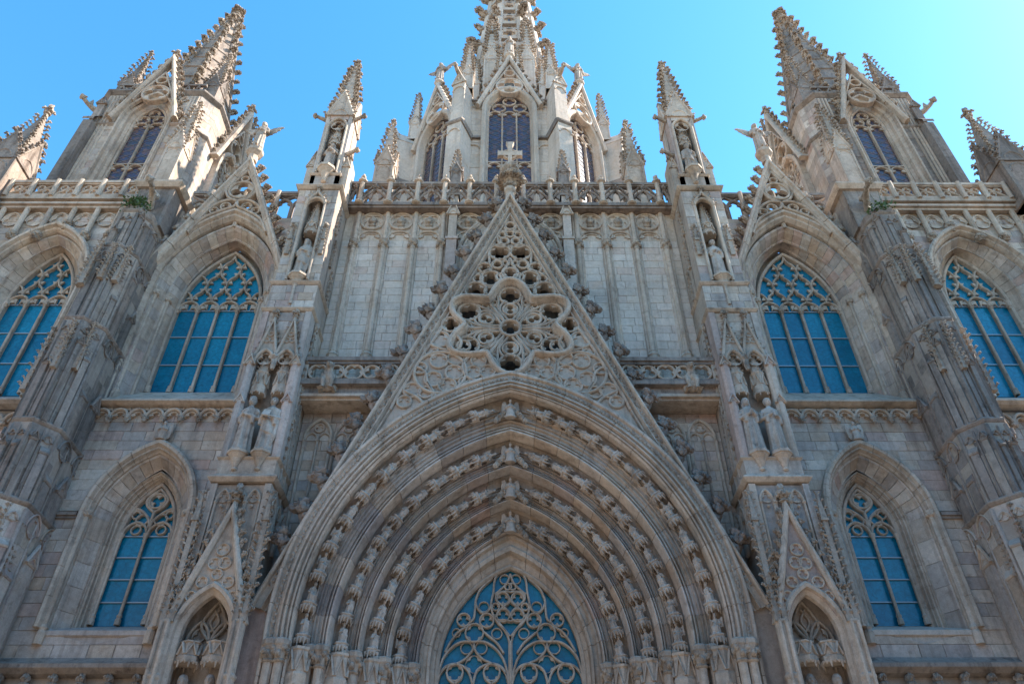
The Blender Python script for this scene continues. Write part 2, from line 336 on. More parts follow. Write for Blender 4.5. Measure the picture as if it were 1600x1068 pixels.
# unit block with a chamfered face (front = -y)
_u = B(); _e = .014
_u.add([(-.5, .5, -.5), (.5, .5, -.5), (.5, .5, .5), (-.5, .5, .5), (-.5, -.3, -.5), (.5, -.3, -.5), (.5, -.3, .5), (-.5, -.3, .5),
        (-.5+_e, -.5, -.5+_e), (.5-_e, -.5, -.5+_e), (.5-_e, -.5, .5-_e), (-.5+_e, -.5, .5-_e)],
       [(0, 1, 5, 4), (1, 2, 6, 5), (2, 3, 7, 6), (3, 0, 4, 7), (4, 5, 9, 8), (5, 6, 10, 9), (6, 7, 11, 10), (7, 4, 8, 11), (8, 9, 10, 11)])
UNIT = {k: mesh('stone_block', _u.v, _u.f, k) for k in ('fac', 'dark', 'pale', 'trim', 'nave')}
JOINT = .008
def ashlar(parent, s, p0, p1, z0, z1, row=.36, lmin=.45, lmax=.95, mat='fac', dep=.06, holes=None, spans=None, seed=1):
    """coursed blocks, each an object, on the vertical face p0->p1 (plan, outward = right-hand of travel); holes: (u centre, halfwidth(z))"""
    r = random.Random(seed); p0, p1 = Vector(p0), Vector(p1); Lg = (p1-p0).length; d = (p1-p0)/Lg
    n = (d.y, -d.x); nr = max(1, round((z1-z0)/row)); rh = (z1-z0)/nr; cnt = 0
    for i in range(nr):
        za, zb = z0+i*rh, z0+(i+1)*rh
        segs = [((0., 0.), (Lg, Lg))]
        for uc, hw in (holes or []):
            ha, hb = hw(za), hw(zb); new = []
            for A, E in segs:
                if max(ha, hb) <= 0: new.append((A, E)); continue
                ha_, hb_ = max(ha, 0), max(hb, 0)
                new += [(A, (min(uc-ha_, E[0]), min(uc-hb_, E[1]))), ((max(uc+ha_, A[0]), max(uc+hb_, A[1])), E)]
            segs = [q for q in new if min(q[1][0]-q[0][0], q[1][1]-q[0][1]) > .03 or (q[1][0]-q[0][0])+(q[1][1]-q[0][1]) > .2]
        for A, E in segs:
            lo, hi = max(A), min(E); cuts = [A]; u = lo+r.uniform(.3, 1)*lmax*(.5 if lo == 0 and i % 2 else 1)
            while u < hi-lmin*.5: cuts.append((u, u)); u += r.uniform(lmin, lmax)
            cuts.append(E)
            for a, e in zip(cuts[:-1], cuts[1:]):
                j = JOINT/2; out = r.uniform(-.006, .008)
                if abs(a[0]-a[1]) < 1e-4 and abs(e[0]-e[1]) < 1e-4:
                    w = e[0]-a[0]-JOINT; um = (a[0]+e[0])/2
                    if w < .04: continue
                    c = p0+d*um; o = link('stone', UNIT[mat], (s*(c.x-n[0]*(dep/2-out)), c.y-n[1]*(dep/2-out), (za+zb)/2), parent)
                    o.scale = (w, dep, rh-JOINT); o.rotation_euler = (0, 0, math.atan2(d.y, d.x)*s if s > 0 else -math.atan2(d.y, d.x))
                else:
                    q = [(a[0]+j, za+j), (max(e[0]-j, a[0]+j+.01), za+j), (max(e[1]-j, a[1]+j+.01), zb-j), (a[1]+j, zb-j)]
                    bb = B(); V = []
                    for k in (out, out-dep):
                        V += [(p0.x+d.x*u_+n[0]*k, p0.y+d.y*u_+n[1]*k, z_) for u_, z_ in q]
                    bb.add(V, [(0, 1, 2, 3), (7, 6, 5, 4), (0, 4, 5, 1), (1, 5, 6, 2), (2, 6, 7, 3), (3, 7, 4, 0)])
                    mk(bb, 'stone', mat, parent, s)
                cnt += 1
    return cnt
def voussoirs(parent, s, cx, z0, prof, n, mat, zb=None, rowh=.5, name='voussoir', gap=.007, both=True):
    """arch stones from a closed profile of (a, h, y) rings; each stone its own object; jamb stones below z0 down to zb"""
    for sd in ((-1, 1) if both else (1,)):
        for i in range(n):
            gg = gap/max(1., prof[0][0]*1.75); u0, u1 = i/n+(gg if i else 0), (i+1)/n-(gg if i < n-1 else 0)
            b = B(); rings = []
            for k in range(4):
                u = u0+(u1-u0)*k/3; rings.append([(cx+sd*archpt(a, h, u)[0], y, z0+archpt(a, h, u)[1]) for a, h, y in prof])
            b.loft(rings); mk(b, name, mat, parent, s)
        if zb is not None:
            m = max(1, round((z0-zb)/rowh)); hh = (z0-zb)/m
            for i in range(m):
                b = B(); g = .006
                b.loft([[(cx+sd*a, y, z) for a, h, y in prof] for z in (zb+i*hh+g, zb+(i+1)*hh-g)]); mk(b, 'jamb_stone', mat, parent, s)

# ------------------------------------------------------------------ carved figures (one continuous skin each)
def skin(b, vox, mat, name, tweak=None):
    me = bpy.data.meshes.new('tmp'); me.from_pydata(b.v, [], b.f); me.update()
    ob = bpy.data.objects.new('tmp', me); COL.objects.link(ob)
    m = ob.modifiers.new('r', 'REMESH'); m.mode = 'VOXEL'; m.voxel_size = vox; m.use_smooth_shade = True
    sm = ob.modifiers.new('s', 'SMOOTH'); sm.factor = .5; sm.iterations = 1
    dg = bpy.context.evaluated_depsgraph_get(); out = bpy.data.meshes.new_from_object(ob.evaluated_get(dg))
    bpy.data.objects.remove(ob); bpy.data.meshes.remove(me)
    out.name = name; out.materials.clear(); out.materials.append(MAT[mat])
    if tweak:
        n = len(out.vertices); V = np.zeros(n*3); out.vertices.foreach_get('co', V); V = tweak(V.reshape(-1, 3)); out.vertices.foreach_set('co', V.ravel()); out.update()
    return out
def face_tweak(hz, fy, k=1.):                              # eye hollows and a mouth line on a head centred at height hz, face at y = fy
    def f(V):
        for (x, z, r, d) in ((-.033, hz+.012, .02, .016), (.033, hz+.012, .02, .016), (0, hz-.058, .022, .01)):
            q = ((V[:, 0]-x*k)**2+((V[:, 2]-z)*(1 if z > hz else 2))**2)/(r*k)**2; sel = (V[:, 1] < fy+.06*k) & (q < 4)
            V[sel, 1] += d*k*np.exp(-q[sel])
        return V
    return f
def hand(b, p, d, k=1., curl=.5):                           # palm, four unequal bent fingers and a thumb, pointing along d
    p, d = Vector(p), Vector(d).normalized(); a = d.cross(Vector((0, -1, 0.2))).normalized(); n = d.cross(a).normalized()
    b.ell(p+d*.03*k, (.034*k, .022*k, .045*k), 8, 6, Matrix((a, n, d)).transposed())
    for i, l in enumerate((.062, .072, .068, .054)):
        q = p+d*.06*k+a*(i-1.5)*.019*k
        b.tube([q, q+d*l*.5*k, q+d*l*(1-.3*curl)*k+n*l*curl*.6*k], [.0115*k, .0105*k, .008*k], 5)
    q = p+a*-.03*k+d*.02*k; b.tube([q, q-a*.02*k+d*.025*k, q-a*.015*k+d*.055*k+n*.015*k], [.013*k, .012*k, .009*k], 5)
def figure(name, seed=0, arms='chest', beard=False, hat=None, cape=True, wings=False, vox=.016, mat='statue', turn=0., girdle=True):
    r = random.Random(seed); b = B(); ph = r.uniform(0, 6); nf = r.choice((8, 9, 10, 11)); st = 24*2
    lv = [(0, .25, .21, .12), (.06, .245, .205, .13), (.3, .225, .19, .13), (.55, .215, .18, .11), (.8, .215, .17, .085), (1.0, .205, .155, .05), (1.15, .215, .15, .02), (1.3, .24, .145, .01), (1.41, .225, .13, 0), (1.47, .12, .1, 0), (1.53, .062, .062, 0), (1.58, .058, .058, 0)]
    rings = []
    for z, rx, ry, am in lv:
        tw = .5*math.sin(z*2+ph)
        rings.append([(rx*(1+am*math.cos(nf*t+ph+tw)+am*.6*math.cos(2*nf*t/3.+tw*2))*math.cos(t), ry*(1+am*math.cos(nf*t+ph+tw)+am*.6*math.cos(2*nf*t/3.+tw*2))*math.sin(t), z) for t in [2*PI*j/st for j in range(st)]])
    b.loft(rings)
    for k in (-1, 1):                                       # shoes under the hem
        b.ell((k*.09, -.22, .03), (.05, .1, .04), 8, 5)
    if cape:                                                # mantle folds slung across the body
        for i in range(5):
            z = .62+i*.1; x = .2-i*.015
            b.tube([(-x*1.05, .02, z+.3), (-x*.6, -.14, z+.12), (0, -.19+.01*i, z), (x*.7, -.15, z-.05-.05*i), (x*1.08, 0, z-.14-.09*i)], [.035, .042, .046, .044, .035], 6)
        b.tube([(.22, -.03, 1.3), (.25, -.05, .9), (.24, -.08, .45), (.2, -.1, .2)], [.05, .05, .06, .03], 7)
    if girdle: b.tube([(.17*math.cos(t), -.0+.145*math.sin(t), 1.02) for t in np.linspace(0, 2*PI, 13)], .02, 5)
    hz = 1.69; b.ell((0, -.02, hz), (.098, .115, .145), 14, 10); b.ell((0, -.03, hz-.07), (.06, .075, .06), 10, 7)
    b.ell((0, -.138, hz-.014), (.018, .026, .038), 6, 5); b.ell((0, -.118, hz+.04), (.072, .024, .016), 8, 5)
    for k in (-1, 1): b.ell((k*.082, 0, hz), (.014, .024, .034), 6, 5)
    b.ell((0, .02, hz+.04), (.112, .115, .128), 12, 8)       # hair
    if beard: b.ell((0, -.085, hz-.13), (.055, .045, .1), 10, 7)
    if hat == 'hood': b.ell((0, .03, hz), (.125, .12, .16), 12, 8)
    if hat == 'mitre': b.prism([(-.09, hz+.06), (.09, hz+.06), (.1, hz+.2), (0, hz+.34), (-.1, hz+.2)], -.06, .08)
    if hat == 'long':
        for k in (-1, 1): b.tube([(k*.08, .02, hz+.05), (k*.1, .03, hz-.08), (k*.1, .02, hz-.22)], [.04, .045, .03], 6)
    if hat == 'cap': b.lathe([(.1, hz+.06), (.11, hz+.1), (.09, hz+.17), (.03, hz+.19)], 0, .0, 10)
    H = {'chest': [((-.05, -.2, 1.2), (.6, -.3, .25)), ((.07, -.21, 1.13), (-.6, -.3, .2))], 'book': [((-.13, -.24, 1.08), (.5, -.1, .6)), ((.1, -.25, 1.04), (-.7, -.1, .35))],
         'pray': [((-.025, -.24, 1.22), (.1, -.5, 1)), ((.03, -.24, 1.22), (-.1, -.5, 1))], 'down': [((-.27, -.08, .86), (-.05, -.3, -1)), ((.12, -.22, 1.1), (-.6, -.3, .3))],
         'raise': [((-.3, -.2, 1.36), (-.1, -.3, 1)), ((.1, -.22, 1.05), (-.5, -.3, .1))]}[arms]
    for k, (hp, hd) in zip((-1, 1), H):
        el = Vector((k*.3, .0, 1.08)) if not (arms in ('down', 'raise') and k < 0) else Vector((k*.27, -.02, 1.12))
        b.tube([(k*.19, 0, 1.38), (k*.25, .0, 1.28), el, tuple(el.lerp(Vector(hp), .6)), hp], [.075, .075, .07, .062, .042], 9)
        b.tube([tuple(el.lerp(Vector(hp), .55)), tuple(el.lerp(Vector(hp), .6)+Vector((k*.03, .01, -.22)))], [.07, .045], 7)   # hanging sleeve
        hand(b, hp, hd)
    if arms == 'book':
        q = B(); q.box(-.1, .1, -.03, .03, -.13, .13); b.inst((q.v, q.f), M4((-.02, -.285, 1.14), .2, 1, -.35, .15))
    if arms == 'raise': b.tube([(-.3, -.27, .1), (-.3, -.27, 1.75)], .018, 6)
    if wings:
        for k in (-1, 1):
            P = [(.04, 1.1), (.12, 1.42), (.4, 1.55), (.72, 1.62), (.86, 1.55), (.7, 1.45), (.72, 1.38), (.58, 1.32), (.58, 1.25), (.44, 1.2), (.42, 1.12), (.28, 1.08), (.2, 1.0)]
            q = B(); q.prism([(k*x, z) for x, z in P], .1, .155); b.add(q.v, q.f)
            for i in range(3): b.tube([(k*.1, .1, 1.35-.07*i), (k*(.8-.16*i), .1, 1.54-.1*i)], .018, 5)
    return skin(b, vox, mat, name, face_tweak(hz, -.12, 1.2))
def seated(name, seed, vox=.017):
    """small archivolt figure seated over its spiky canopy; 0.9 long along +z, facing -y"""
    r = random.Random(seed); b = B(); z0 = .3; tl = r.uniform(-.03, .03)
    rings = []
    for z, rx, ry, oy in ((0, .13, .12, -.05), (.1, .115, .13, -.06), (.19, .12, .14, -.06), (.23, .11, .09, -.01), (.32, .095, .07, .01), (.4, .105, .065, .01), (.44, .05, .045, 0), (.48, .034, .034, 0)):
        rings.append([(rx*(1+.13*math.cos(7*t+seed*1.7))*math.cos(t)+tl*z, ry*(1+.13*math.cos(7*t+seed*1.7))*math.sin(t)+oy, z0+z) for t in [2*PI*j/32 for j in range(32)]])
    b.loft(rings); hx = tl*.5+r.uniform(-.015, .015)
    b.ell((hx, -.02, z0+.53), (.05, .058, .07), 10, 8); b.ell((hx, .008, z0+.548), (.06, .058, .066), 10, 8); b.ell((hx, -.078, z0+.525), (.012, .016, .02), 6, 4)
    if seed % 2: b.ell((hx, -.055, z0+.47), (.035, .03, .05), 8, 6)
    for k in (-1, 1):
        b.tube([(k*.085, 0, z0+.39), (k*.135, -.03, z0+.28), (k*.03, -.14, z0+.29+r.uniform(-.05, .08))], [.036, .034, .022], 6)
        b.tube([(k*.06, -.03, z0+.19), (k*.07, -.17, z0+.18), (k*.065, -.17, z0+.02)], [.05, .045, .035], 7)
    if seed % 3 == 0: b.box(-.07, .07, -.19, -.15, z0+.22, z0+.36)
    if seed % 3 == 1:
        for k in (-1, 1): b.prism([(k*.06, z0+.2), (k*.08, z0+.42), (k*.2, z0+.5), (k*.19, z0+.2)], .04, .08)
    if seed % 3 == 2: b.tube([(.12, -.15, z0), (.1, -.15, z0+.5)], .017, 5)
    n = 6; pl = lambda R, z: [(R*math.cos(PI/6+2*PI*j/n), R*math.sin(PI/6+2*PI*j/n)-.02, z) for j in range(n)]
    b.loft([pl(.13, .08), pl(.18, .1), pl(.2, .17), pl(.2, .21), pl(.225, .235), pl(.25, .25), pl(.25, .29), pl(.16, .31)])
    for j in range(12):
        t = 2*PI*j/12; R = .185 if j % 2 else .21
        b.tube([(R*math.cos(t), R*math.sin(t)-.02, .2), (R*1.04*math.cos(t), R*1.06*math.sin(t)-.02, -.05 if j % 2 else .03)], [.05, .014], 5)
    return skin(b, vox, 'statue', name)
def winged_angel_mesh(name, vox=.022):
    b = B(); b.loft([[(rx*(1+.08*math.cos(7*t))*math.cos(t), ry*math.sin(t), z) for t in [2*PI*j/28 for j in range(28)]] for z, rx, ry in ((0, .2, .15), (.15, .17, .14), (.4, .14, .11), (.55, .15, .1), (.62, .05, .05), (.66, .04, .04))])
    b.ell((0, -.02, .74), (.065, .07, .09), 10, 8)
    for k in (-1, 1):
        b.tube([(k*.12, 0, .55), (k*.17, -.05, .4), (k*.03, -.16, .44)], [.05, .045, .03], 6)
        b.prism([(k*.08, .2), (k*.1, .58), (k*.2, .78), (k*.32, .72), (k*.34, .45), (k*.28, .1), (k*.2, .05)], .03, .09)
    return skin(b, vox, 'statue', name)
def head_mesh():
    b = B(); b.ell((0, 0, 0), (.13, .13, .17), 12, 9); b.ell((0, .03, .03), (.16, .12, .18), 12, 8); b.ell((0, -.14, -.01), (.025, .035, .05), 6, 5); b.ell((0, -.1, -.12), (.09, .07, .08), 8, 6); b.ell((0, .02, -.2), (.14, .09, .09), 8, 6)
    return skin(b, .022, 'carve', 'carved_head', face_tweak(0, -.12, 1.5))
def beast_mesh(name, vox=.022):
    """winged gargoyle squatting on a ledge, facing -y; about 1 m tall"""
    b = B(); b.ell((0, .1, .36), (.2, .24, .3), 12, 9); b.ell((0, -.05, .6), (.17, .17, .24), 12, 9)
    for k in (-1, 1):
        b.tube([(k*.13, -.06, .6), (k*.14, -.17, .36), (k*.12, -.15, .12), (k*.12, -.24, .04)], [.09, .075, .06, .065], 8)
        b.ell((k*.2, .12, .22), (.1, .2, .2), 10, 7); b.tube([(k*.22, .05, .08), (k*.21, -.2, .05)], [.07, .06], 7)
        for i in range(3):
            b.tube([(k*.12+(i-1)*.04, -.24, .05), (k*.12+(i-1)*.05, -.34, .02)], [.026, .014], 5); b.tube([(k*.21+(i-1)*.04, -.2, .05), (k*.21+(i-1)*.05, -.3, .02)], [.026, .014], 5)
        b.tube([(k*.09, -.16, .98), (k*.14, -.1, 1.1)], [.04, .012], 5)
        b.prism([(k*.12, .25), (k*.16, .75), (k*.3, .92), (k*.34, .6), (k*.3, .2)], .1, .16)
    b.tube([(0, -.08, .72), (0, -.16, .84), (0, -.2, .92)], [.13, .11, .12], 10)
    b.ell((0, -.2, .93), (.13, .15, .12), 10, 8); b.ell((0, -.36, .87), (.075, .12, .06), 9, 6); b.ell((0, -.34, .8), (.06, .1, .03), 8, 5)
    for k in (-1, 1): b.ell((k*.06, -.31, .97), (.03, .03, .03), 6, 5)
    return skin(b, vox, 'carve', name)
FIG = {'mantle': figure('statue', 1, 'book', cape=True), 'bishop': figure('statue', 2, 'chest', cape=False, hat='cap', girdle=False), 'queen': figure('statue', 3, 'pray', hat='long', cape=False),
       'friar': figure('statue', 4, 'chest', cape=False), 'beard': figure('statue', 5, 'book', beard=True, hat='hood'), 'apostle': figure('statue', 6, 'chest', beard=True, hat='long'),
       'king': figure('statue', 7, 'down', hat='cap', cape=True), 'angel': figure('angel', 8, 'chest', wings=True, cape=False, hat='long'), 'staff': figure('statue', 9, 'raise', cape=True, beard=True)}
SEAT = [seated('figure', i) for i in range(5)]
ANGEL = winged_angel_mesh('angel'); HEAD = head_mesh(); BEAST = beast_mesh('gargoyle')
def statue(kind, label, x, y, z, h=1.8, rz=0., cat='statue', name='statue', group=None):
    o = place(name, FIG[kind], M4((x, y, z), rz, h/1.82)); return tag(o, label, cat, group)
def console(b, x, y, z, r=.3, h=.55, n=8):                  # moulded bracket below a statue, top at z
    b.lathe([(r*.16, z-h*1.12), (r*.3, z-h*1.06), (r*.3, z-h), (r*.2, z-h*.93), (r*.3, z-h*.75), (r*.55, z-h*.42), (r*.85, z-h*.24), (r*.85, z-h*.2), (r, z-h*.16), (r, z)], x, y, n, PI/8)
def canopy(b, x, y, z0, r, hb, hs, nc=6):                   # hexagonal hood with spiky hem; spirelet above when hs > 0
    n = 6; pl = lambda R, z: [(x+R*math.cos(PI/6+2*PI*j/n), y+R*math.sin(PI/6+2*PI*j/n), z) for j in range(n)]
    b.loft([pl(r*.8, z0+.16*r), pl(r*1.02, z0+.2*r), pl(r*1.02, z0+hb*.35), pl(r*.9, z0+hb*.42), pl(r*.86, z0+hb*.9), pl(r*.98, z0+hb*.94), pl(r*.98, z0+hb)])
    for j in range(18):
        t = 2*PI*j/18; k = abs(((t-PI/6) % (PI/3))-PI/6)/(PI/6); R = r*(1.0-.1*(1-k)); l = (.42 if j % 3 == 0 else .12)*r
        b.tube([(x+R*math.cos(t), y+R*math.sin(t), z0+.32*r), (x+R*math.cos(t), y+R*math.sin(t), z0+.2*r-l)], [r*.15, r*.05], 4)
    for j in range(6):
        t = 2*PI*j/6; q = B(); w = r*.8
        q.bar([(w*.5, 0), (0, hb*.45), (-w*.5, 0)], w*.09, -.03, .03); b.inst((q.v, q.f), M4((x+r*.9*math.cos(t), y+r*.9*math.sin(t), z0+hb*.42), t+PI/2))
    if hs > 0:
        b.loft([pl(r*.8, z0+hb), pl(r*.1, z0+hb+hs)])
        for j in range(6):
            t = PI/6+2*PI*j/6; crockets(b, (x+r*.8*math.cos(t), y+r*.8*math.sin(t), z0+hb), (x+r*.1*math.cos(t), y+r*.1*math.sin(t), z0+hb+hs), nc, r*.3, (math.cos(t), math.sin(t), .2))
        b.inst(LUMP[1], M4((x, y, z0+hb+hs), 0, (r*.3, r*.3, r*.4)))

def inst_mk(q, M, name, mat, parent, s=1, kind=None):
    c = B(); c.inst((q.v, q.f), M); return mk(c, name, mat, parent, s, kind=kind)

# ================================================================== THE SETTING
g = B(); g.add([(-400, -400, 0), (400, -400, 0), (400, 400, 0), (-400, 400, 0)], [(0, 1, 2, 3)]); o = mk(g, 'ground', 'paving', None); o['kind'] = 'structure'

# unseen houses, added behind and beside the camera to cut low sky light
ORDW = ('one', 'two', 'three', 'four', 'five', 'six')
def house(x, y, w, d, h, rz, label, seed):
    t = thing('house', label, 'house', (x, y, 0), 'unseen houses added round the square'); M = M4((x, y, 0), rz)
    def put(q, n, m, par): c = B(); c.inst((q.v, q.f), M); return mk(c, n, m, par)
    q = B(); q.box(-w/2, w/2, -d/2, d/2, 0, h); q.box(-w/2-.1, w/2+.1, -d/2-.15, d/2, 4.2, 4.45); put(q, 'wall', 'render_wall', t)
    q = B(); q.loft([[(-w/2-.4, -d/2-.5, h), (w/2+.4, -d/2-.5, h), (w/2+.4, d/2+.5, h), (-w/2-.4, d/2+.5, h)], [(-w/2, -.3, h+2.4), (w/2, -.3, h+2.4), (w/2, .3, h+2.4), (-w/2, .3, h+2.4)]]); put(q, 'roof', 'roof_tile', t)
    n = int(w/3); fl = int((h-4.6)/3.4)
    for i in range(n):
        for j in range(fl):
            a = -w/2+w*(i+.5)/n; z = 5.2+j*3.4; q = B(); q.box(a-.6, a+.6, -d/2-.06, -d/2+.02, z, z+2.1); p = put(q, 'window', 'shutter', t); q = B(); q.box(a-.75, a+.75, -d/2-.2, -d/2, z-.14, z-.02); put(q, 'sill', 'trim', p)
for i, (x, w, h) in enumerate(((-42, 18, 20), (-25, 17, 22), (-8, 16, 20), (9, 17, 23), (26, 16, 20), (43, 17, 21))):
    house(x, -52, w, 10, h, PI, f'rendered town house number {ORDW[i]} in the unseen row added across the square to block low sky', i)
for i, (x, y, w, h, rz) in enumerate(((-33, -18, 22, 18, PI/2), (-33, -38, 16, 20, PI/2), (33, -18, 22, 17, -PI/2), (33, -38, 16, 19, -PI/2))):
    house(x, y, w, 9, h, rz, f'{"nearer" if i % 2 == 0 else "farther"} town house on the {"left" if x < 0 else "right"} flank of the square, added unseen to block low sky', i)

# ================================================================== central wall above the portal
nw = thing('facade_wall', 'pale ashlar wall with slender shafts on both sides of the openwork gable', 'wall', (0, .5, 15))
b = B(); b.box(-6.5, 6.5, .03, 1.4, 15.6, 25.2); b.box(-13.1, 13.1, 1.4, 14, 0, 24.4); b.box(-6.5, 6.5, 1.0, 1.4, 0, 15.7); mk(b, 'backing', 'mortar', nw)  # deep box is an unseen mass added to block light from behind
PX = (2.62, 3.71, 4.83, 5.97)
for s in (-1, 1):
    ashlar(nw, s, (2.05, 0), (6.45, 0), 16.35, 23.55, .36, .45, .85, 'nave', .06, seed=11+s)
    b = B(); b.box(2.4, 6.45, -.0, .03, 23.55, 25.2); mk(b, 'frieze', 'trim', nw, s)
    for i, x in enumerate(PX):
        c = B(); c.lathe([(.1, 18.0), (.1, 25.25)], x, -.06, 10); c.lathe([(.06, 17.2), (.06, 25.2)], x-.13, 0, 6); c.lathe([(.06, 17.2), (.06, 25.2)], x+.13, 0, 6)
        p = mk(c, 'shaft', 'trim', nw, s)
        c = B(); c.lathe([(.23, 16.35), (.23, 17.35), (.19, 17.42), (.19, 17.75), (.22, 17.8), (.19, 17.86), (.13, 17.95), (.15, 18.0), (.11, 18.06)], x, -.04, 8, PI/8); mk(c, 'shaft_base', 'trim', p, s)
        c = B(); c.lathe([(.11, 23.0), (.13, 23.05), (.1, 23.1), (.18, 23.4), (.2, 23.46), (.17, 23.5)], x, -.06, 8)
        for k in range(7): c.inst(LUMP[k % 4], M4((x+.14*math.cos(k*.9+.3), -.06+.14*math.sin(k*.9+.3), 23.2+.06*(k % 3)), k, .085))
        mk(c, 'capital', 'carve', p, s)
    bays = [(PX[i]+PX[i+1])/2 for i in range(3)]+[1.62]
    for x in bays:
        c = B(); c.ring(x, 24.62, .46, .045, -.1, 0); c.foil(x, 24.62, .42, 4, -.045, 0, PI/4)
        c.bar(archpath(x, .46, .42, 23.62, None, 8), .045, -.09, 0); c.bar(archpath(x, .3, .26, 23.66, None, 6), .03, -.06, 0)
        for k in (-1, 1): c.prism([(x+k*.4, 23.66), (x+k*.16, 23.74), (x+k*.3, 23.9)], -.05, 0)
        p = mk(c, 'roundel', 'trim', nw, s)
        place('carved_head', HEAD, M4((s*x, -.05, 24.64), 0, 1.15), p)
    c = B(); c.box(2.03, 2.42, -.34, .05, 16.4, 23.3); c.box(1.99, 2.46, -.38, .05, 23.3, 23.42); c.box(2.07, 2.38, -.3, .05, 23.42, 25.9); mk(c, 'pier', 'fac', nw, s)
    c = B(); gablet(c, 2.225, -.32, 24.75, .46, .75, .03); mk(c, 'gablet', 'trim', nw, s)
c = B()
for a, h, y in ((2.0, 2.7, -.12), (1.86, 2.5, -.02)): c.bar(archpath(0, a, h, 22.6, 16.5, 10), .07, y, .1)
mk(c, 'blind_arch', 'trim', nw)
c = B(); c.prism(archpath(0, 1.5, 2.1, 22.5, 16.5, 8), -.02, .02); mk(c, 'blind_window', 'stained', nw)
c = B(); c.bar(archpath(0, 1.55, 2.15, 22.5, 16.5, 10), .1, -.08, .03); [c.bar([(x, 16.5), (x, 24)], .05, -.06, .02) for x in (-.5, .5)]; mk(c, 'blind_tracery', 'trim', nw)
c = B(); c.box(-6.45, 6.45, -.42, .02, 25.2, 25.3); c.box(-6.45, 6.45, -.36, .02, 25.1, 25.2)
mk(c, 'string_course', 'dark', nw)

# parapet above it
def parapet(name, label, s, x0, x1, z0, z1, y, posts, kind, mat='dark', finials=True):
    t = thing(name, label, 'balustrade', (s*(x0+x1)/2, y, z0))
    c = B(); c.box(x0, x1, y-.14, y+.16, z1-.14, z1); c.box(x0, x1, y-.09, y+.11, z1-.2, z1-.14); mk(c, 'top_rail', mat, t, s)
    c = B(); c.box(x0, x1, y-.1, y+.12, z0, z0+.1); mk(c, 'bottom_rail', mat, t, s)
    for x in posts:
        c = B(); c.lathe([(.1, z0-.05), (.1, z1+.02)], x, y-.12, 8)
        if finials:
            c.lathe([(.12, z1-.06), (.19, z1-.02), (.19, z1+.05), (.1, z1+.1), (.06, z1+.14)], x, y-.12, 8); c.inst(LUMP[0], M4((x, y-.12, z1+.28), 0, (.1, .1, .17)))
            c.lathe([(.12, z0-.06), (.19, z0-.02), (.19, z0+.05), (.1, z0+.1)], x, y-.12, 8)
        mk(c, 'post', 'trim', t, s)
    cuts = sorted(posts); cuts = ([x0]+cuts if cuts and cuts[0]-x0 > .3 else cuts); cuts = (cuts+[x1] if x1-cuts[-1] > .3 else cuts)
    for a, e in zip(cuts[:-1], cuts[1:]):
        m = (a+e)/2; w = (e-a)/2-.06; zb, zt = z0+.1, z1-.2; H = zt-zb; c = B()
        if kind == 'ogee':
            for k in (-1, 1):
                c.bar(catmull([(m+k*w, zb), (m+k*w*.92, zb+H*.3), (m+k*w*.5, zb+H*.58), (m+k*w*.12, zb+H*.75), (m, zt)]), .05, y-.08, y+.08)
                c.bar(catmull([(m+k*w, zb+H*.5), (m+k*w*.7, zb+H*.75), (m+k*w*.35, zt)]), .035, y-.06, y+.06)
                c.prism([(m+k*w*.62, zb+H*.38), (m+k*w*.3, zb+H*.2), (m+k*w*.2, zb+H*.62)], y-.05, y+.05)
                crockets(c, (m+k*w*.9, y-.08, zb+H*.4), (m+k*w*.12, y-.08, zb+H*.85), 3, .12, (k*.6, -.8, .2))
            c.inst(LUMP[2], M4((m, y-.08, zt-.05), 0, .1))
        elif kind == 'diag':
            c.bar([(a+.02, zb), (a+.02, zt)], .04, y-.09, y+.08); c.bar([(a+.06, zt), (e-.04, zb)], .04, y-.09, y+.08)
            for cx, cz in ((a+(e-a)*.34, zb+H*.3), (a+(e-a)*.66, zb+H*.68)): c.ring(cx, cz, H*.24, .03, y-.06, y+.06, 14); c.foil(cx, cz, H*.24, 3, y-.04, y+.04, seg=24)
        else:                                              # tall cusped lancets
            n = max(1, round((e-a)/.55)); ww = (e-a)/n
            for i in range(n):
                q = a+ww*(i+.5); c.bar(archpath(q, ww*.46, ww*.62, zt-ww*.95, zb, 6), .05, y-.08, y+.08)
                for k in (-1, 1): c.prism([(q+k*ww*.46, zt-ww*.95), (q+k*ww*.15, zt-ww*.75), (q+k*ww*.36, zt-ww*.55)], y-.04, y+.04)
                c.bar([(q-ww*.5, zt), (q, zt-ww*.32), (q+ww*.5, zt)], .035, y-.06, y+.06)
        mk(c, 'tracery_panel', mat, t, s)
    return t
parapet('balustrade', 'long crowning balustrade with ogee panels and knobbed posts behind the gable cross', 1, -6.45, 6.45, 25.3, 26.62, -.3, [-x for x in PX]+[-1.62+.0, -.54, .54, 1.62]+list(PX), 'ogee')

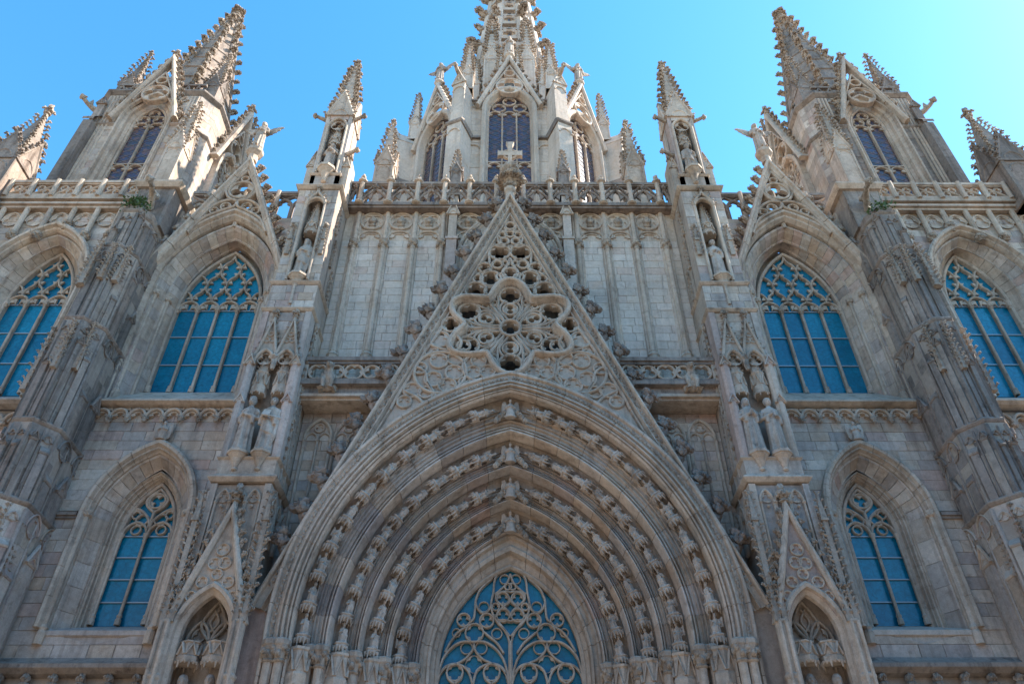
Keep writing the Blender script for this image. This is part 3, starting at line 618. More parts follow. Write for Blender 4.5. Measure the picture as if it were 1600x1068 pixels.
# ================================================================== portal
pt = thing('portal', 'deep pointed portal of four stepped carved orders round the blue traceried window', 'portal', (0, -.5, 0))
Z0 = 7.9
def ringlist(pts): return [(a, h, y) for a, h, y in pts]
def lerp_order(a0, h0, a1, h1, pr):                          # profile points given as (t along face, y)
    return [(a0+(a1-a0)*t, h0+(h1-h0)*t, y) for t, y in pr]
ORD = [((5.24, 7.33), (4.42, 6.13), -1.02, -1.05), ((4.38, 6.07), (3.72, 5.23), -.57, -.6), ((3.68, 5.17), (3.07, 4.38), -.12, -.15), ((3.03, 4.32), (2.37, 3.66), .33, .3)]
hood = [(5.9, 8.12, -1.15), (5.9, 8.12, -1.56), (5.86, 8.06, -1.62), (5.8, 7.98, -1.62), (5.77, 7.95, -1.55), (5.60, 7.72, -1.55), (5.57, 7.69, -1.63), (5.53, 7.64, -1.65), (5.515, 7.62, -1.56), (5.48, 7.57, -1.56), (5.465, 7.56, -1.64), (5.43, 7.52, -1.64), (5.41, 7.5, -1.5), (5.37, 7.46, -1.5), (5.355, 7.445, -1.58), (5.32, 7.42, -1.58), (5.31, 7.41, -1.5), (5.28, 7.39, -1.56), (5.24, 7.33, -1.5), (5.24, 7.33, -1.25), (5.32, 7.42, -1.2), (5.32, 7.42, -1.05), (5.24, 7.33, -.98), (5.6, 7.7, -.9)]
voussoirs(pt, 1, 0, Z0, hood, 12, 'trim', 4.6, .8, 'hood_stone')
for q, ((a0, h0), (a1, h1), y0, y1) in enumerate(ORD):
    d = y1+.03
    pr = [(0, d), (.2, d), (.21, d-.05), (.25, d-.06), (.265, d+.02), (.31, d+.02), (.32, d-.04), (.35, d-.05), (.365, d+.01), (.45, d+.02), (.46, d-.04), (.49, d-.05), (.51, d+.03), (.56, d+.03), (.57, d-.04), (.61, d-.06), (.63, d+.02), (.69, d+.03), (.7, d-.03), (.73, d-.05), (.75, d+.02), (.79, d+.02), (.8, d-.06), (.82, d-.11), (.85, d-.12), (.865, d-.04), (.89, d-.04), (.9, d-.12), (.93, d-.16), (.96, d-.16), (.985, d-.1), (1.0, d+.02)]
    P = lerp_order(a0, h0, a1, h1, pr)
    P += [(a1-.02, h1-.03, d+.2), (a1+.05, h1+.05, d+.26), (a1+.05, h1+.05, d+.4), (a1-.04, h1-.05, d+.47), (a0+.12, h0+.12, d+.5), (a0+.12, h0+.12, d)]
    voussoirs(pt, 1, 0, Z0, P, 11-q, 'fac', 4.6, .85, 'voussoir')
inner = [(2.36, 3.64, .5), (2.36, 3.64, .3), (2.3, 3.55, .28), (2.26, 3.5, .4), (2.18, 3.36, .4), (2.14, 3.28, .34), (2.08, 3.16, .38), (2.06, 3.1, .58), (2.0, 2.95, .6), (1.95, 2.86, .66), (1.95, 2.86, .9), (2.4, 3.7, .9)]
voussoirs(pt, 1, 0, Z0, inner, 8, 'trim', 4.6, .85, 'inner_jamb')
# leafy band carved along the hood: joined, too small to pick apart
c = B()
for sd in (-1, 1):
    for i in range(120):
        x, z = archpt(5.69, 7.84, i/120); c.inst(LOW, M4((sd*x, -1.56, Z0+z), i*1.3, (.062, .035, .062)))
mk(c, 'leaf_band', 'carve', pt, kind='stuff')
# small leaf sprigs along the faces of the orders
c = B()
for (a0, h0), (a1, h1), y0, y1 in ORD:
    n = int(14*a0/4)
    for sd in (-1, 1):
        for i in range(n):
            a, h = a0+(a1-a0)*.41, h0+(h1-h0)*.41; x, z = archpt(a, h, (i+.5)/n); c.inst(LOW, M4((sd*x, y1+.03, Z0+z), 0, (.06, .02, .09), 0, -sd*.8*i/n)); c.inst(LOW, M4((sd*x+.05, y1+.03, Z0+z+.05), 1, (.03, .02, .05)))
mk(c, 'leaf_sprigs', 'carve', pt, kind='stuff')
# capitals and jamb shafts
for s in (-1, 1):
    for q, ((a0, h0), (a1, h1), y0, y1) in enumerate([((5.75, 0), (5.3, 0), -1.5, -1.5)]+ORD):
        am = a0+(a1-a0)*(.5 if q == 0 else .66); w = abs(a0-a1)*(.55 if q == 0 else .36)
        for k, off in enumerate((-.5, .5)):
            x = am+off*w; c = B(); c.lathe([(.11, 4.6), (.11, 7.45)], x, y1-.12, 8); p = mk(c, 'jamb_shaft', 'trim', pt, s)
            c = B(); c.lathe([(.13, 7.36), (.16, 7.4), (.12, 7.44), (.18, 7.72), (.21, 7.76), (.21, 7.86), (.17, 7.9)], x, y1-.12, 8, PI/8)
            for j in range(8): c.inst(LUMP[j % 4], M4((x+.15*math.cos(j*.8), y1-.12+.15*math.sin(j*.8), 7.54+.07*(j % 3)), j, .075))
            mk(c, 'capital', 'carve', p, s)
    for q, ((a0, h0), (a1, h1), y0, y1) in enumerate(ORD):
        x = a0-.2; c = B(); canopy(c, x, y1-.18, 6.85, .3, .95, 0); mk(c, 'jamb_canopy', 'trim', pt, s)
# window
def T6(x, y): p = at(680+x/5.68, 880+y/5.68, .7); c0 = at(680+660/5.68, 880+y/5.68, .7); return (p[0]-c0[0], p[1])
wn = B(); wn.bar(archpath(0, 1.93, 2.82, Z0, 4.6, 14), .07, .62, .9); wn = mk(wn, 'window', 'trim', pt)
c = B(); c.prism(archpath(0, 1.93, 2.82, Z0, 4.6, 14), .84, .86); mk(c, 'pane', 'glass', wn)
cur = [[(655, 700), (620, 600), (540, 510), (497, 420), (490, 350), (510, 250), (525, 130), (580, 60), (655, 20)], [(660, 90), (630, 170), (560, 240), (520, 270)],
       [(660, 250), (600, 245), (540, 268), (535, 320), (600, 378), (650, 430), (660, 480)], [(660, 300), (650, 340), (600, 378), (550, 430), (535, 480), (560, 497), (610, 497), (660, 507)],
       [(300, 520), (335, 480), (347, 400), (352, 330), (365, 285), (400, 215), (500, 125)], [(352, 350), (380, 410), (430, 440), (475, 400), (490, 350)],
       [(335, 690), (230, 690), (140, 740), (60, 840), (15, 1000)], [(335, 690), (430, 690), (530, 750), (600, 850), (640, 990), (650, 1068)],
       [(335, 700), (325, 760), (260, 840), (180, 885), (90, 910), (20, 990)], [(335, 700), (350, 770), (410, 840), (490, 880), (580, 920), (640, 1010)],
       [(5, 1068), (40, 960), (95, 905), (165, 885), (235, 905), (290, 960), (325, 1068)], [(325, 1068), (360, 950), (425, 900), (495, 885), (560, 900), (610, 950), (645, 1068)],
       [(92, 960), (110, 1020), (160, 1062)], [(238, 960), (215, 1020), (165, 1062)], [(422, 960), (440, 1020), (490, 1062)], [(566, 960), (545, 1020), (495, 1062)],
       [(520, 450), (560, 520), (655, 640)], [(270, 560), (200, 600), (130, 690), (80, 780)], [(420, 600), (470, 640), (540, 700), (600, 790)]]
c = B()
for q in cur:
    for m in (1, -1): c.bar([(m*x, z) for x, z in catmull([T6(*p) for p in q], 4)], .027, .68, .84)
for m in (1, -1):
    c.bar([(m*x, z) for x, z in [T6(325, 1060), (T6(325, 1060)[0], 4.6)]], .04, .68, .84)
c.bar([(0, 4.6), (0, T6(660, 690)[1])], .055, .66, .84)
for (x, y, R, n) in ((450, 500, 62, 3), (245, 495, 58, 3), (340, 608, 80, 4), (165, 960, 72, 4), (495, 960, 72, 4), (595, 305, 55, 3), (595, 455, 58, 3), (425, 375, 45, 8), (540, 612, 46, 8), (270, 740, 52, 8), (400, 740, 52, 8), (180, 605, 36, 8), (640, 200, 30, 3), (335, 885, 75, 4), (530, 380, 32, 3), (610, 130, 42, 8)):
    p, e = T6(x, y), T6(x+R, y); r = abs(e[0]-p[0])
    for m in (1, -1):
        if n == 8: c.ring(m*p[0], p[1], r, .014, .74, .83, 16)
        else:
            if y != 885: c.ring(m*p[0], p[1], r, .022, .69, .83, 18)
            c.foil(m*p[0], p[1], r, n, .75, .82, PI/2, .99, 1.5, 36)
mk(c, 'tracery', 'trim', wn)
# archivolt figures, each a carving on its own canopy
ON = ('outermost', 'second', 'third', 'innermost'); NF = (11, 10, 8, 7)
ORDN = ('first', 'second', 'third', 'fourth', 'fifth', 'sixth', 'seventh', 'eighth', 'ninth', 'tenth', 'eleventh')
for q, ((a0, h0), (a1, h1), y0, y1) in enumerate(ORD):
    a, h = a0-.2, h0-.3; k = (.86, .84, .84, .84)[q]
    for sd in (-1, 1):
        for i in range(NF[q]):
            u = 1-(i+1.15)/(NF[q]+.6); x, z = archpt(a, h, u); x2, z2 = archpt(a, h, min(1, u+.02)); t = Vector((sd*(x2-x), 0, z2-z)).normalized()
            nin = Vector((-t.z*sd, 0, t.x*sd)); nin = nin if nin.x*sd < 0 else -nin
            f = (Vector((0, -1, 0))*.85+nin*.55).normalized(); X = t.cross(f).normalized() if False else (-f).cross(t).normalized()
            R = Matrix((X, -f, t)).transposed().to_4x4()
            ctr = Vector((sd*x, y1-.16, Z0+z))-t*.4
            o = place('archivolt_figure', SEAT[(i*3+q+(sd > 0)) % 5], Matrix.Translation(ctr) @ R @ Matrix.Diagonal((k, k, k*1.06, 1)))
            tag(o, f'{ORDN[i]} seated stone figure down from the apex on the {side(sd)} of the {ON[q]} archivolt', 'carving', 'archivolt figures')
    o = place('archivolt_angel', ANGEL, M4((0, y1-.2, Z0+h-.45), 0, .8)); tag(o, f'winged stone angel at the apex of the {ON[q]} archivolt', 'carving', 'archivolt angels')
    c = B()
    for sd in (-1, 1):
        for j in range(5): c.inst(LUMP[j % 4], M4((sd*(.26+.07*j), y1-.17+.02*(j % 2), Z0+h-.2-.09*j), j, .11))
    mk(c, 'apex_foliage', 'carve', o)

# ================================================================== portal gable
gb = thing('gable', 'tall openwork triangular gable with star rose and leafy crockets above the portal', 'gable', (0, -1.2, 9.9))
AP, FT = (0., 24.62), (6.4, 8.79)
YG = -1.5
gl = math.hypot(FT[0], AP[1]-FT[1]); gd = ((FT[0])/gl, (FT[1]-AP[1])/gl)           # down the right rake
gnin = (gd[1], -gd[0])                                         # inward normal (points to -x, -z)
def rk(t, n): return (gd[0]*t*gl+gnin[0]*n, AP[1]+gd[1]*t*gl+gnin[1]*n)
def apexz(n): return AP[1]-n/gd[0]
for s in (-1, 1):
    pr = [(0, -.7), (0, -1.62), (.02, -1.68), (.07, -1.7), (.1, -1.66), (.115, -1.55), (.27, -1.55), (.285, -1.62), (.32, -1.64), (.34, -1.54), (.37, -1.48), (.41, -1.48), (.42, -1.55), (.45, -1.55), (.47, -1.44), (.5, -1.44), (.52, -1.38), (.52, -.75)]
    pr = [(n, y+.09 if y < -1 else y) for n, y in pr]
    nb = 9
    for i in range(nb):
        b = B(); t0, t1 = i/nb+(.0004 if i else 0), (i+1)/nb-.0004
        R0 = [(0, y, apexz(n)) for n, y in pr] if i == 0 else [(rk(t0, n)[0], y, rk(t0, n)[1]) for n, y in pr]
        R1 = [(rk(t1, n)[0], y, rk(t1, n)[1]) for n, y in pr]
        if i == 0: R1 = [(max(p[0], .0), p[1], p[2]) for p in R1]
        b.loft([R0, R1]); mk(b, 'rake_stone', 'trim', gb, s)
    c = B()
    for i in range(150):
        p = rk(.02+i/150*.95, .19+.035*math.sin(i*2.1)); c.inst(LOW, M4((p[0], -1.47, p[1]), i, (.055, .03, .055)))
    mk(c, 'rake_foliage', 'carve', gb, s, kind='stuff')
    me = mesh('crocket', CROCK[0], CROCK[1], 'dark'); up = Vector((-gd[0]*s, 0, -gd[1])); out = Vector((-gnin[0]*s, 0, -gnin[1])); y = up.cross(out)
    for i in range(16):
        p = rk(.042+i*.0575, .06); R = Matrix((out, y, up)).transposed().to_4x4()
        q = .8-.02*(i < 4); place('crocket', me, Matrix.Translation((s*p[0], -1.2, p[1])) @ R @ Matrix.Rotation(.25*math.sin(i*3.3), 4, 'X') @ Matrix.Diagonal((q, .8*q*(1 if s*y.y > 0 else 1), q, 1)), gb)
# star rim
SC = (0.0, 17.95)
def star(t, k=1., rr=0.):
    d = ((t-PI/2+PI/6) % (PI/3))-PI/6; c6 = math.cos(3*d*2/2); q = .5+.5*math.cos(6*d); q = q**.8
    return (1.36+.66*q)*k+rr
def starpts(k=1., rr=0., n=96): return [(SC[0]+star(2*PI*i/n, k, rr)*math.cos(2*PI*i/n)*1.075, SC[1]+star(2*PI*i/n, k, rr)*math.sin(2*PI*i/n)*1.0) for i in range(n)]
b = B(); b.sweep(starpts(), [(-.1, -.95), (-.1, -1.5), (-.06, -1.6), (.0, -1.62), (.05, -1.58), (.07, -1.5), (.13, -1.36), (.15, -1.2), (.15, -.95)], True); sr = mk(b, 'star_rim', 'trim', gb)
b = B()
for i, p in enumerate(starpts(1, -.12, 150)): b.inst(LOW, M4((p[0], -1.36, p[1]), i, (.045, .045, .045)))
mk(b, 'star_leaf_band', 'carve', sr, kind='stuff')
# star tracery: hub, six lobes, six inner rings, curling ribs
b = B(); y0, y1 = -1.34, -1.02
def pol(r, t): return SC[0]+r*math.cos(t)*1.075, SC[1]+r*math.sin(t)
b.ring(*SC, .33, .05, y0-.05, y1); b.foil(*SC, .31, 4, y0+.05, y1)
for k in range(6):
    t = PI/2+k*PI/3
    b.ring(*pol(1.47, t), .37, .045, y0, y1); b.foil(*pol(1.47, t), .37, 4, y0+.08, y1, t, .94, 1.3)
    b.ring(*pol(.84, t), .24, .04, y0, y1, 16); b.foil(*pol(.84, t), .24, 2, y0+.06, y1, t, .85, .9, 32)
    for e in (-1, 1):
        b.bar(catmull([pol(.33, t+e*.12), pol(.55, t+e*.3), pol(.85, t+e*.38), pol(1.1, t+e*.25), pol(1.2, t+e*.08)]), .04, y0, y1)
        b.bar(catmull([pol(.33, t+e*PI/6), pol(.6, t+e*.46), pol(.95, t+e*.4), pol(1.25, t+e*.3), pol(1.5, t+e*.27)]), .04, y0, y1)
        b.ring(*pol(.62, t+e*.36), .1, .03, y0+.04, y1, 10); b.ring(*pol(1.02, t+e*.47), .13, .03, y0+.04, y1, 12)
        b.foil(*pol(1.02, t+e*.47), .13, 2, y0+.08, y1, t+PI/6*e, .8, .6, 20); b.foil(*pol(.62, t+e*.36), .1, 2, y0+.08, y1, t, .8, .6, 16)
        b.ring(*pol(1.27, t+e*.4), .1, .03, y0+.04, y1, 10)
    b.bar([pol(.33, t+PI/6), pol(1.36, t+PI/6)], .045, y0-.02, y1)
mk(b, 'star_tracery', 'trim', gb)
# upper openwork circles
def T7(x, y): p = at(720+x/7.63, 300+y/7.63, -1.45); return p[0]-at(720+603/7.63, 300+y/7.63, -1.45)[0], p[1]
def T5(x, y): p = at(700+x/5.935, 420+y/5.935, -1.45); return p[0]-at(700+582/5.935, 420+y/5.935, -1.45)[0], p[1]
def T8(x, y): p = at(600+x/2.7375, 270+y/2.7375, -1.45); return p[0]-at(600+545/2.7375, 270+y/2.7375, -1.45)[0], p[1]
b = B()
for f, x, y, R, n in ((T7, 475, 695, 128, 4), (T7, 370, 1010, 122, 4), (T5, 260, 180, 102, 4), (T7, 505, 495, 50, 3), (T7, 535, 568, 52, 3), (T7, 450, 845, 62, 4), (T7, 300, 880, 80, 3), (T7, 600, 480, 55, 3), (T7, 603, 385, 62, 4), (T7, 603, 945, 85, 4), (T7, 215, 1010, 60, 3), (T7, 545, 830, 40, 3), (T5, 130, 175, 30, 3), (T5, 390, 190, 45, 3), (T5, 500, 60, 45, 3)):
    p, r = f(x, y), abs(f(x+R, y)[0]-f(x, y)[0])
    for m in ((1, -1) if abs(p[0]) > .06 else (1,)):
        b.ring(m*p[0], p[1], r, .045, -1.42, -1.02, 20); b.foil(m*p[0], p[1], r, n, -1.33, -1.02, PI/2, .9, 1.3)
for q in ([T7(603, 250), T7(555, 330), T7(530, 400), T7(560, 440), T7(603, 450)], [T7(603, 450), T7(520, 450), T7(450, 500), T7(480, 600), T7(603, 640)], [T7(603, 620), T7(500, 640), T7(360, 610), T7(340, 700)],
          [T7(603, 770), T7(560, 860), T7(510, 930), T7(530, 1000), T7(603, 1040)], [T7(340, 700), T7(350, 830), T7(240, 830), T7(160, 960), T7(80, 1060)], [T5(160, 180), T5(250, 50), T5(420, -20)], [T7(380, 830), T7(460, 780), T7(560, 790)]):
    for m in (1, -1): b.bar([(m*x, z) for x, z in catmull(q, 5)], .045, -1.42, -1.02)
mk(b, 'openwork', 'trim', gb)
# blind spandrels: plate below the star with relief circles
Zc = 17.2
def rake_in(z, n=.49): # x of inner rake edge at height z
    t = (apexz(n)-z)/(apexz(n)-FT[1]); return (AP[1]-n/gd[0]-z)*(gd[0]/-gd[1])
hoodx = [archpt(5.74, 7.9, i/28) for i in range(29)]
pl = [(rake_in(10.5), 10.5), (rake_in(17.6), 17.6)]
ss = [p for p in starpts(1, .02, 96)]
low = [p for p in ss if p[1] < 17.6]; low.sort(key=lambda p: -math.atan2(p[1]-SC[1], p[0]-SC[0]) % (2*PI))
lowr = sorted([p for p in low if p[0] >= -.001], key=lambda p: -math.atan2(p[1]-SC[1], p[0]-SC[0]) )
lowr = sorted([p for p in low if p[0] >= -.001], key=lambda p: (math.atan2(p[1]-SC[1], p[0]-SC[0])), reverse=True)
zm = max(Z0+z for x, z in (archpt(5.8, 7.98, i/300) for i in range(301)) if 10.6 < Z0+z < 15.6 and x > rake_in(Z0+z)-.01)
poly = [(rake_in(zm), zm), (rake_in(17.6), 17.6)]+lowr+[(0, Z0+7.9)]+[(x, Z0+z) for x, z in reversed(hoodx) if Z0+z > zm+.02 and x > .05]
b = B(); b.prism(poly, -1.38, -1.0); b.v += []; b2 = B(); b2.add([(-x, y, z) for x, y, z in b.v], [list(reversed(f)) for f in b.f]); b.add(b2.v, b2.f); mk(b, 'spandrel_panel', 'fac', gb)
b = B()
for x, y, R, n in ((290, 645, 40, 4), (245, 708, 42, 3), (205, 755, 30, 3), (240, 800, 38, 4), (305, 850, 38, 4), (215, 878, 38, 4), (312, 790, 35, 4), (275, 905, 38, 3), (410, 800, 33, 3), (385, 848, 33, 3), (447, 845, 33, 3), (158, 832, 30, 3), (125, 925, 38, 4), (182, 935, 30, 3), (90, 975, 30, 3), (345, 735, 28, 3), (235, 955, 26, 3), (350, 890, 24, 3)):
    p, r = T8(x, y), abs(T8(x+R, y)[0]-T8(x, y)[0])
    for m in (1, -1): b.ring(m*p[0], p[1], r, .035, -1.46, -1.36, 20); b.foil(m*p[0], p[1], r*.98, n, -1.42, -1.37, PI/2, .92, 1.4)
for x, y, R in ((245, 850, 112), (415, 828, 74)):
    p, r = T8(x, y), abs(T8(x+R, y)[0]-T8(x, y)[0])
    for m in (1, -1): b.ring(m*p[0], p[1], r, .05, -1.49, -1.36, 32)
for q in ([(190, 895), (180, 850), (140, 830), (105, 880), (60, 950), (30, 1010)], [(190, 895), (215, 940), (235, 985), (230, 1030)], [(190, 895), (240, 960), (300, 940), (360, 890)], [(255, 660), (225, 700), (180, 760), (140, 830)], [(300, 680), (335, 720), (310, 760), (250, 750), (200, 730)], [(90, 930), (150, 960), (175, 1000), (120, 1030)]):
    for m in (1, -1): b.bar([(m*x, z) for x, z in catmull([T8(*p) for p in q], 5)], .045, -1.48, -1.36)
for sd in (1, -1):
    keep = [i for i, p in enumerate(b.v) if p[0]*sd > 0]; ix = {k: j for j, k in enumerate(keep)}; q = B(); q.v = [b.v[i] for i in keep]; q.f = [[ix[i] for i in f] for f in b.f if f[0] in ix and all(i in ix for i in f)]
    mk(q, 'relief_tracery', 'trim', gb)
for sd in (1, -1):
    q = B(); q.prism([(5.8, 4.6), (6.46, 4.6), (6.46, 8.9), (rake_in(10, .3), 10), (rake_in(zm, .3), zm)]+[(archhw(5.8, 7.98, Z0, z), z) for z in np.linspace(zm, 7.9, 12)], -1.36, -1.0); mk(q, 'lower_spandrel', 'fac', gb, sd)
b = B(); b.prism([(-rake_in(15.7, .1), 15.7), (rake_in(15.7, .1), 15.7), (0, apexz(.2))], -.14, -.06); mk(b, 'shade_back_wall', 'dark', gb)  # added backing that closes the gable so its openings stay dark
for sd in (1, -1):
    b = B(); b.prism([(0, apexz(.12)), (rake_in(13.0, .12), 13.0), (rake_in(13.0, .4), 13.0), (0, apexz(.4))], -.76, -.05); mk(b, 'shade_slab', 'dark', gb, sd)  # unseen slabs added along the rakes to keep sky light out of the cavity
b = B(); b.prism([(-rake_in(15.72, .3), 15.72), (rake_in(15.72, .3), 15.72), (rake_in(15.9, .3), 15.9), (-rake_in(15.9, .3), 15.9)], -1.0, -.1); mk(b, 'shade_floor', 'dark', gb)  # added bottom of the closed dark cavity
# cross on the gable
cr = thing('cross', 'stone cross on a leafy knob at the tip of the openwork gable', 'cross', (0, -1.2, 24.6))
b = B(); b.lathe([(.2, 24.5), (.17, 24.9), (.24, 25.0), (.24, 25.15), (.13, 25.25), (.12, 25.6)], 0, -1.2, 8, PI/8); mk(b, 'stem', 'trim', cr)
b = B()
for k in range(8): b.inst(CROCK, M4((0, -1.2, 25.55), k*PI/4, .62))
for k in range(6): b.inst(LUMP[k % 4], M4((.22*math.cos(k), -1.2+.22*math.sin(k), 26.3+.05*(k % 2)), k, .2))
mk(b, 'leafy_knob', 'carve', cr)
b = B(); b.prism([(-.08, 26.3), (.08, 26.3), (.08, 27.25), (.42, 27.25), (.5, 27.2), (.5, 27.58), (.42, 27.53), (.1, 27.53), (.1, 27.95), (.17, 28.15), (-.17, 28.15), (-.1, 27.95), (-.1, 27.53), (-.42, 27.53), (-.5, 27.58), (-.5, 27.2), (-.42, 27.25), (-.08, 27.25)], -1.29, -1.11); b.ring(0, 27.4, .28, .04, -1.27, -1.13, 18); mk(b, 'cross_arms', 'trim', cr)

# ================================================================== balconies beside the gable
for s in (-1, 1):
    bc = thing('balcony', f'narrow stone balcony with pierced quatrefoil parapet {side(s)} of the gable', 'balcony', (s*5, -.6, 14.9))
    x0, x1, y, dz = 2.4, 6.44, -1.05, .40
    c = B(); c.box(x0, x1, y-.16, y+.2, 16.3+dz, 16.44+dz); c.box(x0, x1, y-.1, y+.16, 16.2+dz, 16.3+dz); mk(c, 'top_rail', 'dark', bc, s)
    c = B(); c.box(x0, x1, y-.1, y+.14, 15.5+dz, 15.62+dz); c.box(x0, x1, y-.18, .0, 15.36+dz, 15.5+dz); mk(c, 'bottom_rail', 'dark', bc, s)
    c = B(); c.box(x0, x1, y+.02, .0, 15.08+dz, 15.36+dz); mk(c, 'frieze', 'dark', bc, s)
    c = B(); c.box(x0, x1, y-.06, .0, 14.98+dz, 15.08+dz); c.box(x0, x1, y+.06, .0, 14.9+dz, 14.98+dz); mk(c, 'cornice', 'trim', bc, s)
    hx = [archpt(5.75, 7.9, i/20) for i in range(21)]
    c = B(); c.prism([(x1, 7.9), (x1, 15.3)]+[(x, Z0+z) for x, z in reversed(hx) if Z0+z < 15.3], -.27, .0); mk(c, 'panel_wall', 'mortar', bc, s)
    for i in range(7):
        x = x1-.42-i*.56; c = B(); big = i % 2 == 0; r = .29 if big else .25
        c.ring(x, 15.92+dz, r, .035, y-.07, y+.1, 18); c.foil(x, 15.92+dz, r, 4 if big else 3, y-.04, y+.08, PI/4 if big else PI/2)
        for k in (-1, 1):
            c.foil(x+.28, 15.92+dz+k*.19, .1, 3, y-.03, y+.07, PI/2, .9, 1, 24)
        mk(c, 'quatrefoil_panel', 'trim', bc, s)
    c = B(); c.box(x1-.1, x1, y-.08, y+.12, 15.6+dz, 16.2+dz); mk(c, 'end_post', 'trim', bc, s)
    ashlar(bc, s, (3.6, -.3), (6.44, -.3), 8.2, 15.28, .34, .4, .75, 'fac', .05, [(-3.6, lambda z: archhw(5.75, 7.9, Z0, z))], seed=31+s)
    for i in range(2):                                     # two blind lancets with cusped heads
        xc = 5.85-i*.92; c = B(); c.bar(archpath(xc, .4, .62, 14.4, 8.4, 7), .05, -.4, -.28)
        c.bar([(xc, 8.4), (xc, 14.35)], .035, -.38, -.28)
        for k in (-1, 1): c.bar(archpath(xc+k*.2, .19, .24, 14.3, None, 5), .03, -.37, -.28)
        c.ring(xc, 14.72, .15, .025, -.37, -.28, 14); c.foil(xc, 14.72, .15, 3, -.34, -.28, seg=24)
        for q in (-.4, 0, .4): c.inst(LUMP[1], M4((xc+q, -.36, 14.26), 0, (.07, .06, .06)))
        mk(c, 'blind_lancet', 'trim', bc, s)
    o = place('gargoyle', BEAST, M4((s*5.62, -1.12, 15.5), 0, .98)); tag(o, f'crouching winged beast on the cornice of the balcony {side(s)} of the gable', 'gargoyle', 'balcony gargoyles')

# ================================================================== central buttresses
def string(b, x0, x1, y, z, t=.09, h=.16, yb=0.):          # projecting band round three sides
    b.loft([[(x0-e, yb, zz), (x0-e, y-e, zz), (x1+e, y-e, zz), (x1+e, yb, zz)] for e, zz in ((0, z-h), (t*.5, z-h*.7), (t, z-h*.35), (t, z-.02), (0, z+h*.35))])
KIND = {-1: ('bishop', 'mantle', 'apostle', 'queen', 'beard', 'beard'), 1: ('queen', 'friar', 'friar', 'king', 'beard', 'apostle')}
TXT = {-1: ('capped stone statue in a cape, outer of the pair on the left buttress', 'mantled stone statue reading a book, inner of the pair on the left buttress',
            'long-haired stone statue in the tall niche high on the left buttress', 'praying robed stone statue under a canopy in the pinnacle of the left buttress',
            'bearded stone head and shoulders under the outer canopy low on the left buttress', 'bearded stone head and shoulders under the inner canopy low on the left buttress'),
       1: ('praying robed stone statue, inner of the pair on the right buttress', 'stone friar with clasped arms, outer of the pair on the right buttress',
           'stone friar statue in the tall niche high on the right buttress', 'stone statue in a short tunic under a canopy in the pinnacle of the right buttress',
           'bearded stone head and shoulders under the outer canopy low on the right buttress', 'bearded stone head and shoulders under the inner canopy low on the right buttress')}
CX = 7.25
